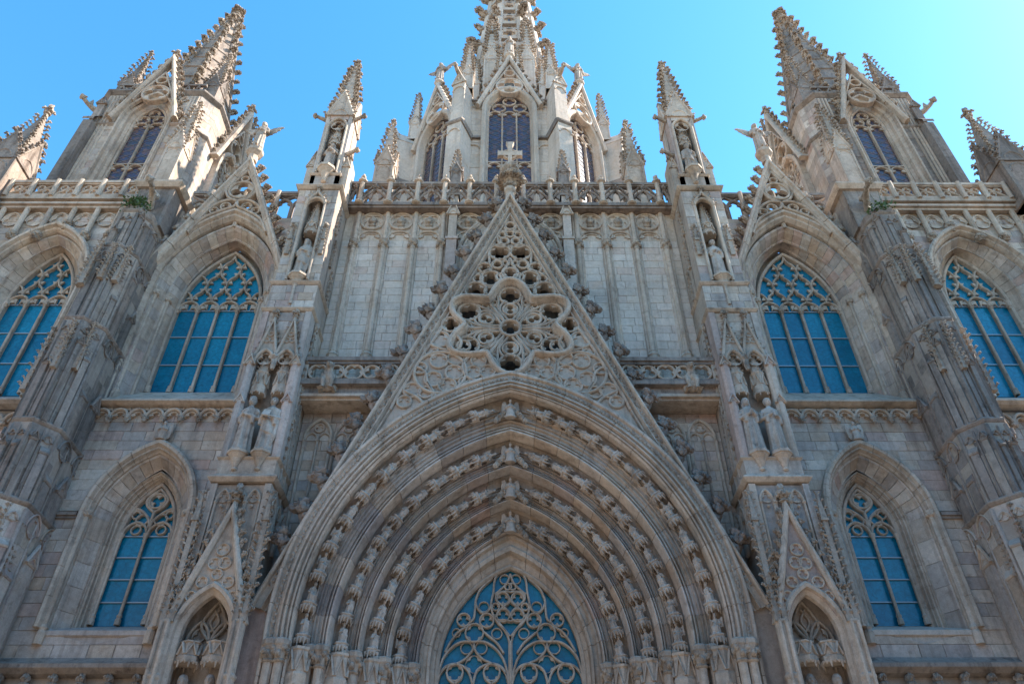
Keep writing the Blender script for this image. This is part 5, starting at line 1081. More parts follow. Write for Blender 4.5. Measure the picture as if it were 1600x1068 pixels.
    pr = [(0, .0), (0, -.42), (.05, -.5), (.12, -.5), (.16, -.42), (.24, -.38), (.28, -.3), (.3, .0)]
    for k in (-1, 1):
        for i in range(5):
            t0, t1 = i/5+(.002 if i else 0), (i+1)/5-.002; b = B()
            R0 = [(ax, y, az-n/d2[0]) for n, y in pr] if i == 0 else [(ax+k*(d2[0]*t0*gl2+n2[0]*n), y, az+d2[1]*t0*gl2+n2[1]*n) for n, y in pr]
            R1 = [(ax+k*(d2[0]*t1*gl2+n2[0]*n), y, az+d2[1]*t1*gl2+n2[1]*n) for n, y in pr]; b.loft([R0, R1]); mk(b, 'rake_stone', 'trim', gt, s)
        c = B(); me = mesh('crocket', CROCK[0], CROCK[1], 'carve'); up = Vector((-d2[0]*k*s, 0, -d2[1])); out = Vector((-n2[0]*k*s, 0, -n2[1])); yy = up.cross(out); R = Matrix((out, yy, up)).transposed().to_4x4()
        for i in range(9):
            t = .12+i*.095; place('crocket', me, Matrix.Translation((s*(ax+k*d2[0]*t*gl2), -.25, az+d2[1]*t*gl2)) @ R @ Matrix.Diagonal((.42, .36, .42, 1)), gt)
    c = B(); c.ring(C1, 26.25, .5, .05, -.34, -.06, 22); c.foil(C1, 26.25, .5, 3, -.26, -.1)
    c.bar(catmull([(C1, 27.5), (C1-.3, 26.9), (C1-.62, 26.3), (C1-.4, 25.75), (C1, 25.55)]), .05, -.36, -.06); c.bar(catmull([(C1, 27.5), (C1+.3, 26.9), (C1+.62, 26.3), (C1+.4, 25.75), (C1, 25.55)]), .05, -.36, -.06)
    c.ring(C1, 26.95, .16, .035, -.32, -.08, 12)
    for k in (-1, 1):
        c.bar(catmull([(C1, 25.55), (C1+k*.5, 25.55), (C1+k*1.0, 25.1), (C1+k*1.35, 24.2)]), .05, -.36, -.06); c.bar(catmull([(C1, 25.5), (C1+k*.08, 25.2), (C1+k*.5, 24.95), (C1+k*1.1, 24.5), (C1+k*1.5, 23.7)]), .05, -.36, -.06)
        for x, z, r in ((.42, 25.25, .2), (.82, 25.0, .17), (1.15, 24.6, .12)): c.ring(C1+k*x, z, r, .03, -.3, -.08, 14); c.foil(C1+k*x, z, r, 3, -.24, -.1, seg=24)
    mk(c, 'openwork', 'trim', gt, s)
    c = B(); c.lathe([(.2, 28.1), (.2, 28.45), (.24, 28.5), (.36, 28.66), (.36, 28.84), (.26, 28.94), (.22, 29.05)], C1, -.28, 8, PI/8); mk(c, 'pedestal', 'trim', gt, s)
    statue('angel', f'stone angel with spread wings standing on the gable {side(s)} of the portal', s*C1, -.28, 29.0, 1.9, s*.1, 'statue', 'angel_statue')
    parapet('balustrade', f'tall pierced balustrade behind the angel gable, {side(s)} of the central pinnacle', s, 8.06, 13.0, 24.5, 26.66, .25, [8.2, 9.5, 10.85, 12.2], 'lancet', 'dark', False)
    # ---------------- outer bay
    C3 = 17.55; O0, O1 = 14.5, 21.6
    ow = thing('bay_wall', f'outer bay with blue three-light window at the {side(s)} edge of the facade', 'wall', (s*17.5, 0, 0))
    q = archpath(C3, 1.9, 2.85, 21.3, 15.6, 12); b = B()
    b.box(O0-1.5, O1, .03, 1.4, 0, 15.6); b.prism([(O0-1.5, 15.6), (O0-1.5, 25.3), (C3, 25.3), (C3, 24.15)]+[p for p in q[14:]], .03, 1.4); b.prism([(O1, 25.3), (O1, 15.6)]+[p for p in q[:13]]+[(C3, 25.3)], .03, 1.4); b.box(O0-1.5, O1, 1.4, 9, 0, 25.3); mk(b, 'backing', 'mortar', ow, s)  # deep box is an unseen mass added to block light behind the bay
    ashlar(ow, s, (O0, 0), (O1, 0), 15.75, 24.95, .36, .5, .9, 'fac', .06, [(C3-O0, lambda z: archhw(1.95, 2.9, 21.3, z))], seed=51+s)
    ashlar(ow, s, (O0, 0), (16.6, 0), 7.95, 15.3, .36, .5, .9, 'fac', .06, seed=53+s)
    hd = [(2.1, 3.1, 0), (2.1, 3.1, -.24), (2.04, 3.0, -.3), (1.96, 2.9, -.28), (1.92, 2.85, -.14), (1.86, 2.78, -.12), (1.82, 2.72, .0), (1.82, 2.72, .2), (2.1, 3, .3)]
    voussoirs(ow, s, C3, 21.3, hd, 8, 'trim', 16.0, .7, 'hood_stone')
    r1 = [(1.84, 2.74, .1), (1.76, 2.66, .1), (1.7, 2.6, .22), (1.5, 2.5, .42), (1.46, 2.46, .42), (1.8, 2.7, .7)]
    voussoirs(ow, s, C3, 21.25, r1, 9, 'fac', 16.0, .5)
    r2 = [(1.5, 2.5, .42), (1.42, 2.44, .44), (1.38, 2.4, .52), (1.24, 2.36, .7), (1.16, 2.34, .8), (1.13, 2.32, .8), (1.13, 2.32, 1.05), (1.5, 2.6, 1.0)]
    voussoirs(ow, s, C3, 21.2, [(a, h+.2, y) for a, h, y in r2], 8, 'trim', 16.0, .55)
    net_window(ow, s, C3, 1.1, 2.55, 21.0, 16.85, 3, .85, 3, 1.25)
    b = B(); b.loft([[(O0, y, z), (O1, y, z)] for y, z in ((.0, 15.62), (-.3, 15.66), (-.42, 15.74), (-.42, 15.8), (-.3, 15.88), (.9, 16.8))], False, False); mk(b, 'sill', 'fac', ow, s)
    for i in range(6):
        x = O0+.4+i*.6; c = B(); c.bar(archpath(x, .28, .34, 15.05, None, 7), .045, -.22, 0); c.bar(archpath(x, .17, .2, 15.08, None, 5), .025, -.14, 0); c.inst(LUMP[i % 4], M4((x+.3, -.16, 14.98), i, .1)); mk(c, 'corbel_arch', 'trim', ow, s)
    b = B()
    for y, z0, z1 in ((-.2, 25.22, 25.34), (-.3, 25.36, 25.48), (-.22, 25.48, 25.6), (-.36, 25.6, 25.8)): b.box(O0-.6, O1, y, .1, z0, z1)
    mk(b, 'cornice', 'trim', ow, s)
    for i in range(7):
        x = 15.38+.93*i; low_ = 23.55; c = B(); mid = i in (1, 3); zb_ = (24.0 if i == 2 else 23.6) if abs(x-C3) < 1.6 else 16.3
        c.lathe([(.1, zb_), (.1, 25.25)], x, -.14, 8); c.lathe([(.05, zb_), (.05, 25.2)], x+.13, -.02, 6); p = mk(c, 'shaft', 'trim', ow, s)
        zc = 24.25 if i == 2 else 23.62; c = B(); c.lathe([(.1, zc-.14), (.17, zc+.12), (.19, zc+.16), (.14, zc+.2)], x, -.14, 8)
        for k in range(8): c.inst(LUMP[k % 4], M4((x+.13*math.cos(k*.8), -.14+.13*math.sin(k*.8), zc-.02+.05*(k % 3)), k, .085))
        mk(c, 'capital', 'carve', p, s)
        xm = x+.465; c = B(); c.bar(archpath(xm, .36, .5, 24.55, None, 7), .045, -.1, 0); c.foil(xm, 24.62, .33, 3, -.06, 0, PI/2, .95, 1.1, 30); mk(c, 'blind_arch', 'trim', ow, s)
    parapet('balustrade', f'balustrade with diagonal struts above the outer bay at the {side(s)} edge', s, 14.4, 20.4, 25.8, 26.72, -.25, [14.6+.93*i for i in range(7)], 'diag', 'trim', False)
    # ---------------- outer polygonal buttress
    ob = thing('buttress', f'weathered many-sided buttress between the two {side(s)} window bays', 'buttress', (s*13.8, -1, 0))
    def plan(g): return [(13.05-g, .5), (13.05-g, -1.35-g), (13.48, -1.95-g), (14.02, -1.95-g), (14.42+g, -1.35-g), (14.42+g, .5)]
    prev = 0
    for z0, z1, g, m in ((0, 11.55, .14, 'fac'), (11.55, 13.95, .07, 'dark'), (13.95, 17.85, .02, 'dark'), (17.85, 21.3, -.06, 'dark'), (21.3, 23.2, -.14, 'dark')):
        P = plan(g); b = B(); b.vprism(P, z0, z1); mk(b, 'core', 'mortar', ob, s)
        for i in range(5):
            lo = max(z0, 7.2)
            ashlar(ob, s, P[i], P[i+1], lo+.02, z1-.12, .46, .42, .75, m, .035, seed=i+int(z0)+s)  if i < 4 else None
        b = B(); q = lambda e, zz: [(x+(x-13.8)/.75*e if True else x, y-(e if y < .4 else 0), zz) for x, y in P]
        b.loft([q(0, z1-.14), q(.03, z1-.11), q(.06, z1-.05), q(.06, z1-.01), q(-.03, z1+.08)]); mk(b, 'string_course', 'dark', ob, s)
        # attached ribs, gabled offsets and blind panels on every face
        if z0 > 0 or True:
            zlo = max(z0, 6.5); rr = random.Random(int(z1*7))
            for fi in range(4):
                (xa, ya), (xb, yb) = P[fi], P[fi+1]; Lf = math.hypot(xb-xa, yb-ya); an = math.atan2(yb-ya, xb-xa); MM = M4(((xa+xb)/2, (ya+yb)/2, 0), an); nr = 3 if Lf > 1 else 2
                for k in range(nr):
                    u = (k+.5)/nr*Lf-Lf/2; w = Lf/nr*rr.uniform(.4, .62); zt = zlo+(z1-zlo)*rr.choice((.35, .5, .62, .74, .86)); dd = rr.uniform(.06, .16)
                    qq = B(); qq.box(u-w/2, u+w/2, -dd, .02, zlo, zt); qq.loft([[(u-w/2-.02, .0, z), (u-w/2-.02, y, z), (u+w/2+.02, y, z), (u+w/2+.02, .0, z)] for y, z in ((-dd-.02, zt-.05), (-dd-.04, zt), (-.01, zt+.2))])
                    if k % 2: gablet(qq, u, -dd, zt, w*1.2, w*1.2, .02)
                    inst_mk(qq, MM, 'fillet', m, ob, s)
                    qq = B(); qq.lathe([(.03, zlo), (.03, z1-.25)], u+Lf/nr*.5*(1 if k < nr-1 else -9), -.02, 6)
                    if k < nr-1: inst_mk(qq, MM, 'rib', m, ob, s)
                qq = B()
                for k in (-1, 1): qq.bar(archpath(k*Lf*.22, Lf*.17, Lf*.24, z1-.55, None, 5), .025, -.06, .02); qq.foil(k*Lf*.22, z1-.5, Lf*.13, 3, -.04, .0, seg=18)
                inst_mk(qq, MM, 'blind_panel', m, ob, s)
            for xx, yy in P[1:5]:
                c = B(); c.lathe([(.06, zlo), (.06, z1-.2)], xx, yy, 6); mk(c, 'angle_roll', m, ob, s)
    for (x, y, z0, z1, w) in ((13.2, -1.75, 19.6, 21.3, .34), (13.55, -2.0, 19.5, 21.2, .3), (14.05, -2.02, 19.2, 21.3, .36), (14.4, -1.65, 19.5, 21.3, .34), (13.2, -1.75, 15.9, 17.75, .3), (13.6, -2.08, 15.7, 17.6, .28), (14.5, -1.6, 15.2, 17.75, .34), (13.25, -1.8, 9.6, 11.4, .32), (14.0, -2.2, 9.2, 11.3, .34), (13.0, -1.3, 9.5, 11.2, .3)):
        c = B(); c.lathe([(w*.4, z0), (w*.06, z1)], x, y, 4, PI/4)
        for k in range(4):
            t = k*PI/2+PI/4; crockets(c, (x+w*.36*math.cos(t), y+w*.36*math.sin(t), z0), (x+w*.05*math.cos(t), y+w*.05*math.sin(t), z1), 10, .14, (math.cos(t), math.sin(t), .2))
        mk(c, 'crocketed_spirelet', 'carve', ob, s)
    b = B(); b.vprism([(13.2, .5), (13.2, -1.3), (13.55, -1.75), (14.05, -1.75), (14.4, -1.3), (14.4, .5)], 23.2, 23.5); b.vprism([(13.1, .5), (13.1, -.9), (14.5, -.9), (14.5, .5)], 23.4, 25.9); mk(b, 'cap', 'dark', ob, s)
    c = B(); string(c, 12.95, 14.6, -1.0, 25.85, .12, .3, .5); mk(c, 'cap_cornice', 'trim', ob, s)
    # tuft of weeds on its cap
    pl_ = thing('plant', f'tuft of green weeds growing on the cap of the {side(s)} outer buttress', 'plant', (s*13.8, -1.35, 23.5), 'weeds on the buttresses'); c = B(); st = B(); rr = random.Random(5+s)
    for i in range(300 if s < 0 else 170):
        t = rr.uniform(0, 6.28); r0 = rr.uniform(0, .5); zz = rr.uniform(0, .85 if s < 0 else .5)*(1-r0); x, y, z = 13.75+r0*math.cos(t)*1.1, -1.7+r0*math.sin(t)*.7, 23.3+zz; l = rr.uniform(.07, .15)
        u = Vector((rr.gauss(0, 1), rr.gauss(0, 1), rr.gauss(.4, .7))).normalized()*l; v = u.cross(Vector((rr.gauss(0, 1), rr.gauss(0, 1), 1))).normalized()*l*.45
        p = Vector((x, y, z)); c.add([p, p+u*.5+v, p+u, p+u*.5-v], [(0, 1, 2, 3)])
    mk(c, 'leaves', 'leaf', pl_, s, kind='stuff')
    for i in range(7): t = i*.9; st.tube([(13.75, -1.7, 23.3), (13.75+.2*math.cos(t), -1.7+.15*math.sin(t), 23.75), (13.75+.36*math.cos(t), -1.7+.28*math.sin(t), 24.2)], [.012, .009, .004], 5)
    mk(st, 'stems', 'leaf', pl_, s)
    c = B(); c.tube([(13.75, -.9, 24.3), (13.6, -1.3, 24.6), (13.5, -1.7, 24.7), (13.45, -2.0, 24.6)], [.14, .12, .1, .08], 8); c.inst(LUMP[0], M4((13.45, -2.05, 24.65), 0, .16)); c.inst(LUMP[1], M4((13.62, -1.2, 24.75), 0, .2))
    o = mk(c, 'gargoyle', 'carve', None, s); tag(o, f'broken waterspout above the weeds on the {side(s)} outer buttress', 'gargoyle', 'waterspouts on the outer buttresses')
    # corner pinnacle at the edge
    pinnacle('pinnacle', f'large leafy gabled pinnacle at the far {side(s)} end of the facade', 20.95, -.1, 25.2, 1.3, 2.6, 3.75, 12, 'dark', s, .26, 1.7)

# ================================================================== bell towers
def tower_window(parent, s, M, a, h, z0, zb, nl, ztr, mat='stained', d=.45):
    """leaded window in the local frame of a face (face plane y = 0, looking to -y)"""
    f = B(); f.bar(archpath(0, a, h, z0, zb, 9), .07, d-.12, d+.12); w = inst_mk(f, M, 'window', 'trim', parent, s)
    lw = 2*a/nl
    for i in range(nl):
        for za, zc in ((zb, ztr), (ztr, z0)):
            q = B(); q.box(-a+lw*i+.02, -a+lw*(i+1)-.02, d+.05, d+.065, za+.02, zc-.02); inst_mk(q, M, 'pane', mat, w, s)
    q = B(); q.prism(archpath(0, a, h, z0, None, 9), d+.05, d+.065); inst_mk(q, M, 'tracery_pane', mat, w, s)
    q = B()
    for i in range(1, nl): q.bar([(-a+lw*i, zb), (-a+lw*i, z0)], .05, d-.1, d+.06)
    inst_mk(q, M, 'mullion', 'trim', w, s)
    q = B()
    for zz in (ztr, z0):
        for i in range(nl):
            x = -a+lw*(i+.5); q.bar(archpath(x, lw*.46, lw*.5, zz-lw*.3, None, 6), .04, d-.08, d+.06)
            for k in (-1, 1): q.prism([(x+k*lw*.46, zz-lw*.3), (x+k*lw*.14, zz-lw*.18), (x+k*lw*.38, zz+lw*.02)], d-.03, d+.05)
    q.box(-a, a, d-.08, d+.06, ztr+lw*.2, ztr+lw*.28)
    if nl == 2:
        for k in (-1, 1): q.ring(k*lw*.5, z0+lw*.5, lw*.38, .035, d-.08, d+.06, 16); q.foil(k*lw*.5, z0+lw*.5, lw*.38, 3, d-.03, d+.05, seg=30)
        q.ring(0, z0+h*.61, lw*.34, .035, d-.08, d+.06, 16); q.foil(0, z0+h*.61, lw*.34, 3, d-.03, d+.05, seg=30)
    else:
        for x, z, r in ((-a*.5, z0+h*.27, .36), (a*.5, z0+h*.27, .36), (0, z0+h*.62, .36)): q.ring(x, z, r, .045, d-.08, d+.06, 18); q.foil(x, z, r, 4, d-.03, d+.05, seg=36)
    inst_mk(q, M, 'tracery', 'trim', w, s)
    q = B(); n = int((z0-zb)/.42)
    for i in range(nl):                                    # lead lattice
        x0, x1 = -a+lw*i+.03, -a+lw*(i+1)-.03
        for j in range(n):
            z = zb+.1+j*(z0-zb-.2)/n; z2 = z+(z0-zb-.2)/n
            q.tube([(x0, d+.04, z), (x1, d+.04, z2)], .012, 4); q.tube([(x1, d+.04, z), (x0, d+.04, z2)], .012, 4)
    inst_mk(q, M, 'leading', 'lead', w, s, 'stuff')
    return w
def face_gable(parent, s, M, hw, zf, za, mat='trim', y=-.25, nc=8, cs=.3, base=None):
    q = B(); q.bar([(hw, zf), (0, za), (-hw, zf)], .12, y-.12, .06); inst_mk(q, M, 'gable_rake', mat, parent, s)
    q = B(); R = hw*.42; zc = zf+(za-zf)*.4; q.ring(0, zc, R, .05, y, 0, 18); q.foil(0, zc, R, 4, y+.06, -.04)
    q.ring(0, zc+R*1.75, R*.42, .04, y, 0, 12)
    for k in (-1, 1): q.bar(catmull([(0, zc+R*2.9), (k*R*.5, zc+R*1.7), (k*R*1.15, zc+R*.2), (k*R*1.5, zc-R*.9)]), .045, y, 0)
    inst_mk(q, M, 'gable_tracery', mat, parent, s)
    q = B()
    for k in (-1, 1): crockets(q, (k*(hw+.08), y*.4, zf), (k*.1, y*.4, za), nc, cs, (k, -.1, .3), CROCK)
    inst_mk(q, M, 'gable_crockets', 'carve', parent, s, 'stuff')
def spire8(parent, s, cx, cy, z0, z1, r0, r1, nc, cs, mat, VF=CROCK):
    n = 8; pl = lambda R, z, o=PI/8: [(cx+R*math.cos(o+2*PI*j/n), cy+R*math.sin(o+2*PI*j/n), z) for j in range(n)]
    b = B(); b.loft([pl(r0, z0), pl(r1, z1)]); 
    sp = mk(b, 'spire', mat, parent, s); e = B(); bd = B(); c = B()
    for j in range(8):
        t = PI/8+j*PI/4; e.tube([(cx+r0*math.cos(t), cy+r0*math.sin(t), z0), (cx+r1*math.cos(t), cy+r1*math.sin(t), z1)], [.13, .08], 6)
        crockets(c, (cx+r0*1.02*math.cos(t), cy+r0*1.02*math.sin(t), z0+.3), (cx+r1*math.cos(t), cy+r1*math.sin(t), z1), nc, cs, (math.cos(t), math.sin(t), .1), VF)
    mk(e, 'spire_ribs', mat, sp, s); mk(c, 'spire_crockets', 'carve', sp, s, kind='stuff')
    k = 9
    for i in range(1, k):
        f = i/k; R = r0+(r1-r0)*f; z = z0+(z1-z0)*f; bd.loft([pl(R*1.0, z-.05), pl(R*1.05, z), pl(R*1.0, z+.05)])
    mk(bd, 'spire_bands', mat, sp, s, kind='stuff')
    f = B(); f.lathe([(r1*1.1, z1-.1), (r1*1.7, z1), (r1*1.7, z1+.12), (r1*.9, z1+.2)], cx, cy, 8); finial(f, cx, cy, z1+.1, 1.5); [f.inst(CROCK, M4((cx, cy, z1+.95), j*PI/2, .55)) for j in range(4)]; mk(f, 'finial', 'carve', parent, s)
for s in (-1, 1):
    tw = thing('bell_tower', f'{side(s)} octagonal bell tower with crocketed stone spire and gabled windows', 'tower', (s*18.2, 5, 24)); TX, TY = 18.2, 5.0
    P = [(15.2, 7.6), (15.2, 2.85), (15.85, 2.0), (20.55, 2.0), (21.2, 2.65), (21.2, 7.6)]
    b = B(); WX, wa, wz0, wh, wzb = 18.1, .8, 34.7, 1.55, 26.0
    q = archpath(WX, wa+.5, wh+.6, wz0, wzb, 9)
    b.vprism([(15.2, 7.6), (15.2, 3.0), (21.2, 3.0), (21.2, 7.6)], 24.4, 37.0); b.vprism([(15.2, 3.0), (15.2, 2.85), (15.85, 2.03), (16.8, 2.03), (16.8, 3.0)], 24.4, 37.0); b.vprism([(19.3, 3.0), (19.3, 2.03), (20.55, 2.03), (21.2, 2.65), (21.2, 3.0)], 24.4, 37.0); mk(b, 'core', 'mortar', tw, s)
    b = B(); b.prism([(16.8, 24.4), (16.8, 37), (WX, 37), (WX, wz0+wh+.6)]+[p for p in q[11:]]+[(WX-wa-.5, 24.4)], 2.03, 3.0); b.prism([(19.3, 37), (19.3, 24.4), (WX+wa+.5, 24.4)]+[p for p in q[:10]]+[(WX, 37)], 2.03, 3.0); mk(b, 'core', 'mortar', tw, s)
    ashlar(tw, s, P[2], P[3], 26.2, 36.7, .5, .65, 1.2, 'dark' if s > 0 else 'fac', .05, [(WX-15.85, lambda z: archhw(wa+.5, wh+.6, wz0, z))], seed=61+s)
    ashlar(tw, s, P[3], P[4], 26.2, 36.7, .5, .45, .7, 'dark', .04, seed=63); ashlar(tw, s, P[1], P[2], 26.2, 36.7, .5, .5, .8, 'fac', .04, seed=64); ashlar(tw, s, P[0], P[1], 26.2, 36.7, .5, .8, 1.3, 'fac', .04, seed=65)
    def band(z, e, h):
        b = B(); rr = lambda k, zz: [(18.2+(x-18.2)*(1+k/3), 4.8+(y-4.8)*(1+k/2.8), zz) for x, y in P]
        b.loft([rr(0, z-h), rr(e, z-h*.4), rr(e, z), rr(0, z+h*.3)]); return b
    for pts in ([P[0], P[1], P[2], (WX-1.25, 2.0)], [(WX+1.25, 2.0), P[3], P[4], P[5]]):
        b = B(); rr = lambda k, zz: [(18.2+(x-18.2)*(1+(k/3 if y != 2.0 or abs(x-18.2) > 2 else 0)), 4.8+(y-4.8)*(1+k/2.8), zz) for x, y in pts]
        b.loft([rr(0, 34.0), rr(.1, 34.12), rr(.1, 34.2), rr(0, 34.26)], False, False); mk(b, 'string_course', 'dark', tw, s)
    mk(band(37.05, .16, .3), 'cornice', 'dark', tw, s)
    MF = M4((WX, 2.0, 0))
    tower_window(tw, s, MF, wa, wh, wz0, 26.0, 2, 31.3)
    rv = [(wa+.56, wh+.7, -.06), (wa+.5, wh+.62, -.14), (wa+.42, wh+.52, -.12), (wa+.38, wh+.46, .05), (wa+.24, wh+.3, .12), (wa+.2, wh+.24, .26), (wa+.06, wh+.08, .34), (wa+.06, wh+.08, .6), (wa+.56, wh+.7, .6)]
    voussoirs(tw, s, WX, wz0, [(a, h, y+2.0) for a, h, y in rv], 6, 'trim', 26.0, .9)
    for x in (15.95, 16.12, 16.3, 19.85, 20.05, 20.22, 20.4):
        q = B(); q.lathe([(.06, 26), (.06, 36.6)], x, 2.0, 6); mk(q, 'rib', 'trim', tw, s)
    for x in (16.6, 17.1, 19.25, 19.65):
        q = B(); q.bar(archpath(x, .22, .3, 36.2, None, 6), .045, 1.9, 2.02); q.foil(x, 36.25, .18, 3, 1.93, 2.0, seg=20); mk(q, 'blind_arch', 'trim', tw, s)
    face_gable(tw, s, MF, 1.6, 34.3, 39.9, 'trim', -.3, 10, .4)
    f = B(); finial(f, WX, 1.8, 39.8, 1.0); mk(f, 'gable_finial', 'carve', tw, s)
    # side window and gable towards the nave
    MS = M4((15.2, 5.3, 0), -PI/2)
    tower_window(tw, s, MS, .9, 1.7, 34.0, 26.0, 2, 31.3, 'stained', -.02)
    q = B(); q.sweep(archpath(0, 1.0, 1.85, 34.0, 26.0, 8), [(-.2, 0), (-.2, -.3), (-.1, -.36), (0, -.3), (.08, -.1), (.08, 0)]); inst_mk(q, MS, 'arch_moulding', 'trim', tw, s)
    face_gable(tw, s, MS, 1.7, 33.8, 40.0, 'trim', -.35, 10, .32); f = B(); finial(f, 14.95, 5.3, 39.9, 1.1); mk(f, 'gable_finial', 'carve', tw, s)
    # corner buttresses
    b = B(); b.box(20.3, 20.75, 1.55, 2.4, 25, 33.9); b.loft([[(20.25, y, z), (20.8, y, z)] for y, z in ((1.5, 33.9), (1.5, 34.1), (2.2, 35.2))], False, False); b.box(20.35, 20.72, 1.8, 2.5, 33.9, 35.6); gablet(b, 20.53, 1.8, 35.6, .46, .5); mk(b, 'corner_buttress', 'dark', tw, s)
    for (x, y, zz, hb, hs, w) in ((15.35, 1.5, 25.5, 5.6, 3.8, .78),):
        pinnacle('pinnacle', '', x, y, zz, w, hb, hs, 11, 'trim', s, .26, 1.3, parent=tw)
    for (x, y, hs) in ((20.5, 2.9, 3.7), (15.9, 2.9, 3.4), (15.6, 7.2, 3.6)):
        pinnacle('pinnacle', '', x, y, 37.0, .8, 1.5, hs, 9, 'dark', s, .26, 1.0, parent=tw)
    # roof parapet and spire
    c = B(); c.box(16, 20.5, 2.2, 2.34, 38.0, 38.14); c.box(16, 20.5, 2.2, 2.34, 37.1, 37.2)
    for i in range(8): x = 16.1+i*.57; c.bar([(x, 37.2), (x+.28, 38), (x+.57, 37.2)], .05, 2.2, 2.32)
    mk(c, 'roof_parapet', 'dark', tw, s)
    b = B(); b.lathe([(2.75, 37.0), (2.75, 38.2), (2.6, 38.3)], TX, 5.2, 8, PI/8); mk(b, 'spire_drum', 'dark', tw, s)
    spire8(tw, s, TX+.1, 5.2, 38.2, 50.9, 2.3, .28, 12, .44, 'dark')
    o = B(); o.tube([(20.6, 2.2, 35.3), (20.95, 1.85, 35.35), (21.15, 1.62, 35.45), (21.3, 1.48, 35.6)], [.2, .14, .11, .1], 8); o.inst(LUMP[0], M4((21.33, 1.45, 35.66), 0, .17)); o.prism([(20.9, 35.45), (21.0, 35.85), (21.2, 35.5)], 1.7, 1.78)
    o = mk(o, 'gargoyle', 'carve', None, s); tag(o, f'long waterspout beast jutting from the outer corner of the {side(s)} bell tower', 'gargoyle', 'bell tower waterspouts')

# ================================================================== lantern tower over the first nave bay
lt = thing('lantern_tower', 'pale octagonal lantern tower with openwork spire rising behind the central balustrade', 'tower', (0, 10.1, 24))
LC, LR = (0, 10.5), 6.0
b = B(); pl8 = lambda R, o=PI/8: [(LC[0]+R*math.cos(o+j*PI/4), LC[1]+R*math.sin(o+j*PI/4)) for j in range(8)]
b.vprism(pl8((LR-.56)/math.cos(PI/8)), 24.4, 41.3); mk(b, 'core', 'pale', lt)
FACES = (0, -PI/4, PI/4, -PI/2, PI/2)
DIRN = {0: 'front', -PI/4: 'front left', PI/4: 'front right'}
for ph in FACES:
    M = Matrix.Translation((LC[0], LC[1], 0)) @ Matrix.Rotation(ph, 4, 'Z') @ Matrix.Translation((0, -LR, 0)); hw = LR*math.tan(PI/8)
    wa, wh, wz0, zb = 1.2, 1.85, 39.3, 27.0
    for k in (-1, 1):                                      # wall strips either side of the window
        q = B(); q.box(k*(wa+.25) if k > 0 else -hw, hw if k > 0 else -(wa+.25), .0, .55, 26, 40.3); inst_mk(q, M, 'wall_strip', 'mortar', lt)
        a0, a1 = (Vector((k*(wa+.28), 0)), Vector((k*hw, 0))); pts = [M @ Vector((v.x, -.02, 0)) for v in sorted((a0, a1), key=lambda v: v.x)]
        ashlar(lt, 1, (pts[0].x, pts[0].y), (pts[1].x, pts[1].y), 28.0, 40.1, .55, .6, 1.2, 'pale', .04, seed=int(ph*10)+k+80) if ph in DIRN else None
        for zz in (36.6, 40.15):
            q = B(); q.box(min(k*(wa+.3), k*hw), max(k*(wa+.3), k*hw), -.18, 0, zz-.1, zz+.06); inst_mk(q, M, 'string_course', 'dark', lt)
        q = B(); q.bar(archpath(k*(wa+hw+.2)/2, .36, .3, 39.3, None, 5), .04, -.1, 0); q.bar(archpath(k*(wa+hw+.2)/2, .36, .3, 35.7, None, 5), .04, -.1, 0); inst_mk(q, M, 'blind_arch', 'pale', lt)
    q = B(); q.sweep(archpath(0, wa, wh, wz0, zb, 9), [(-.34, .1), (-.34, -.22), (-.2, -.28), (-.1, -.2), (.0, .1), (.04, .5)]); inst_mk(q, M, 'arch_moulding', 'pale', lt)
    tower_window(lt, 1, M, wa, wh, wz0, zb, 3, 34.6, 'stained', .22)
    q = B(); q.prism([(-1.5, 39.4), (-1.45, 40.3), (-.3, 44.6), (.3, 44.6), (1.45, 40.3), (1.5, 39.4)]+[(x, z) for x, z in reversed(archpath(0, wa+.3, wh+.4, wz0+.2, None, 8))][0:0], .1, .3) if False else None
    face_gable(lt, 1, M, 1.8, 39.4, 44.5, 'pale', -.3, 9, .36)
    q = B(); q.lathe([(.2, 44.3), (.2, 44.6), (.32, 44.7), (.32, 44.85)], 0, -.2, 8); inst_mk(q, M, 'pedestal', 'pale', lt)
    if ph in DIRN:
        p = M @ Vector((0, -.2, 44.85)); statue('angel', f'winged stone angel on the {DIRN[ph]} gable of the central lantern tower', p.x, p.y, p.z, 2.2, ph*.6, 'statue', 'angel_statue', 'angels of the lantern tower')
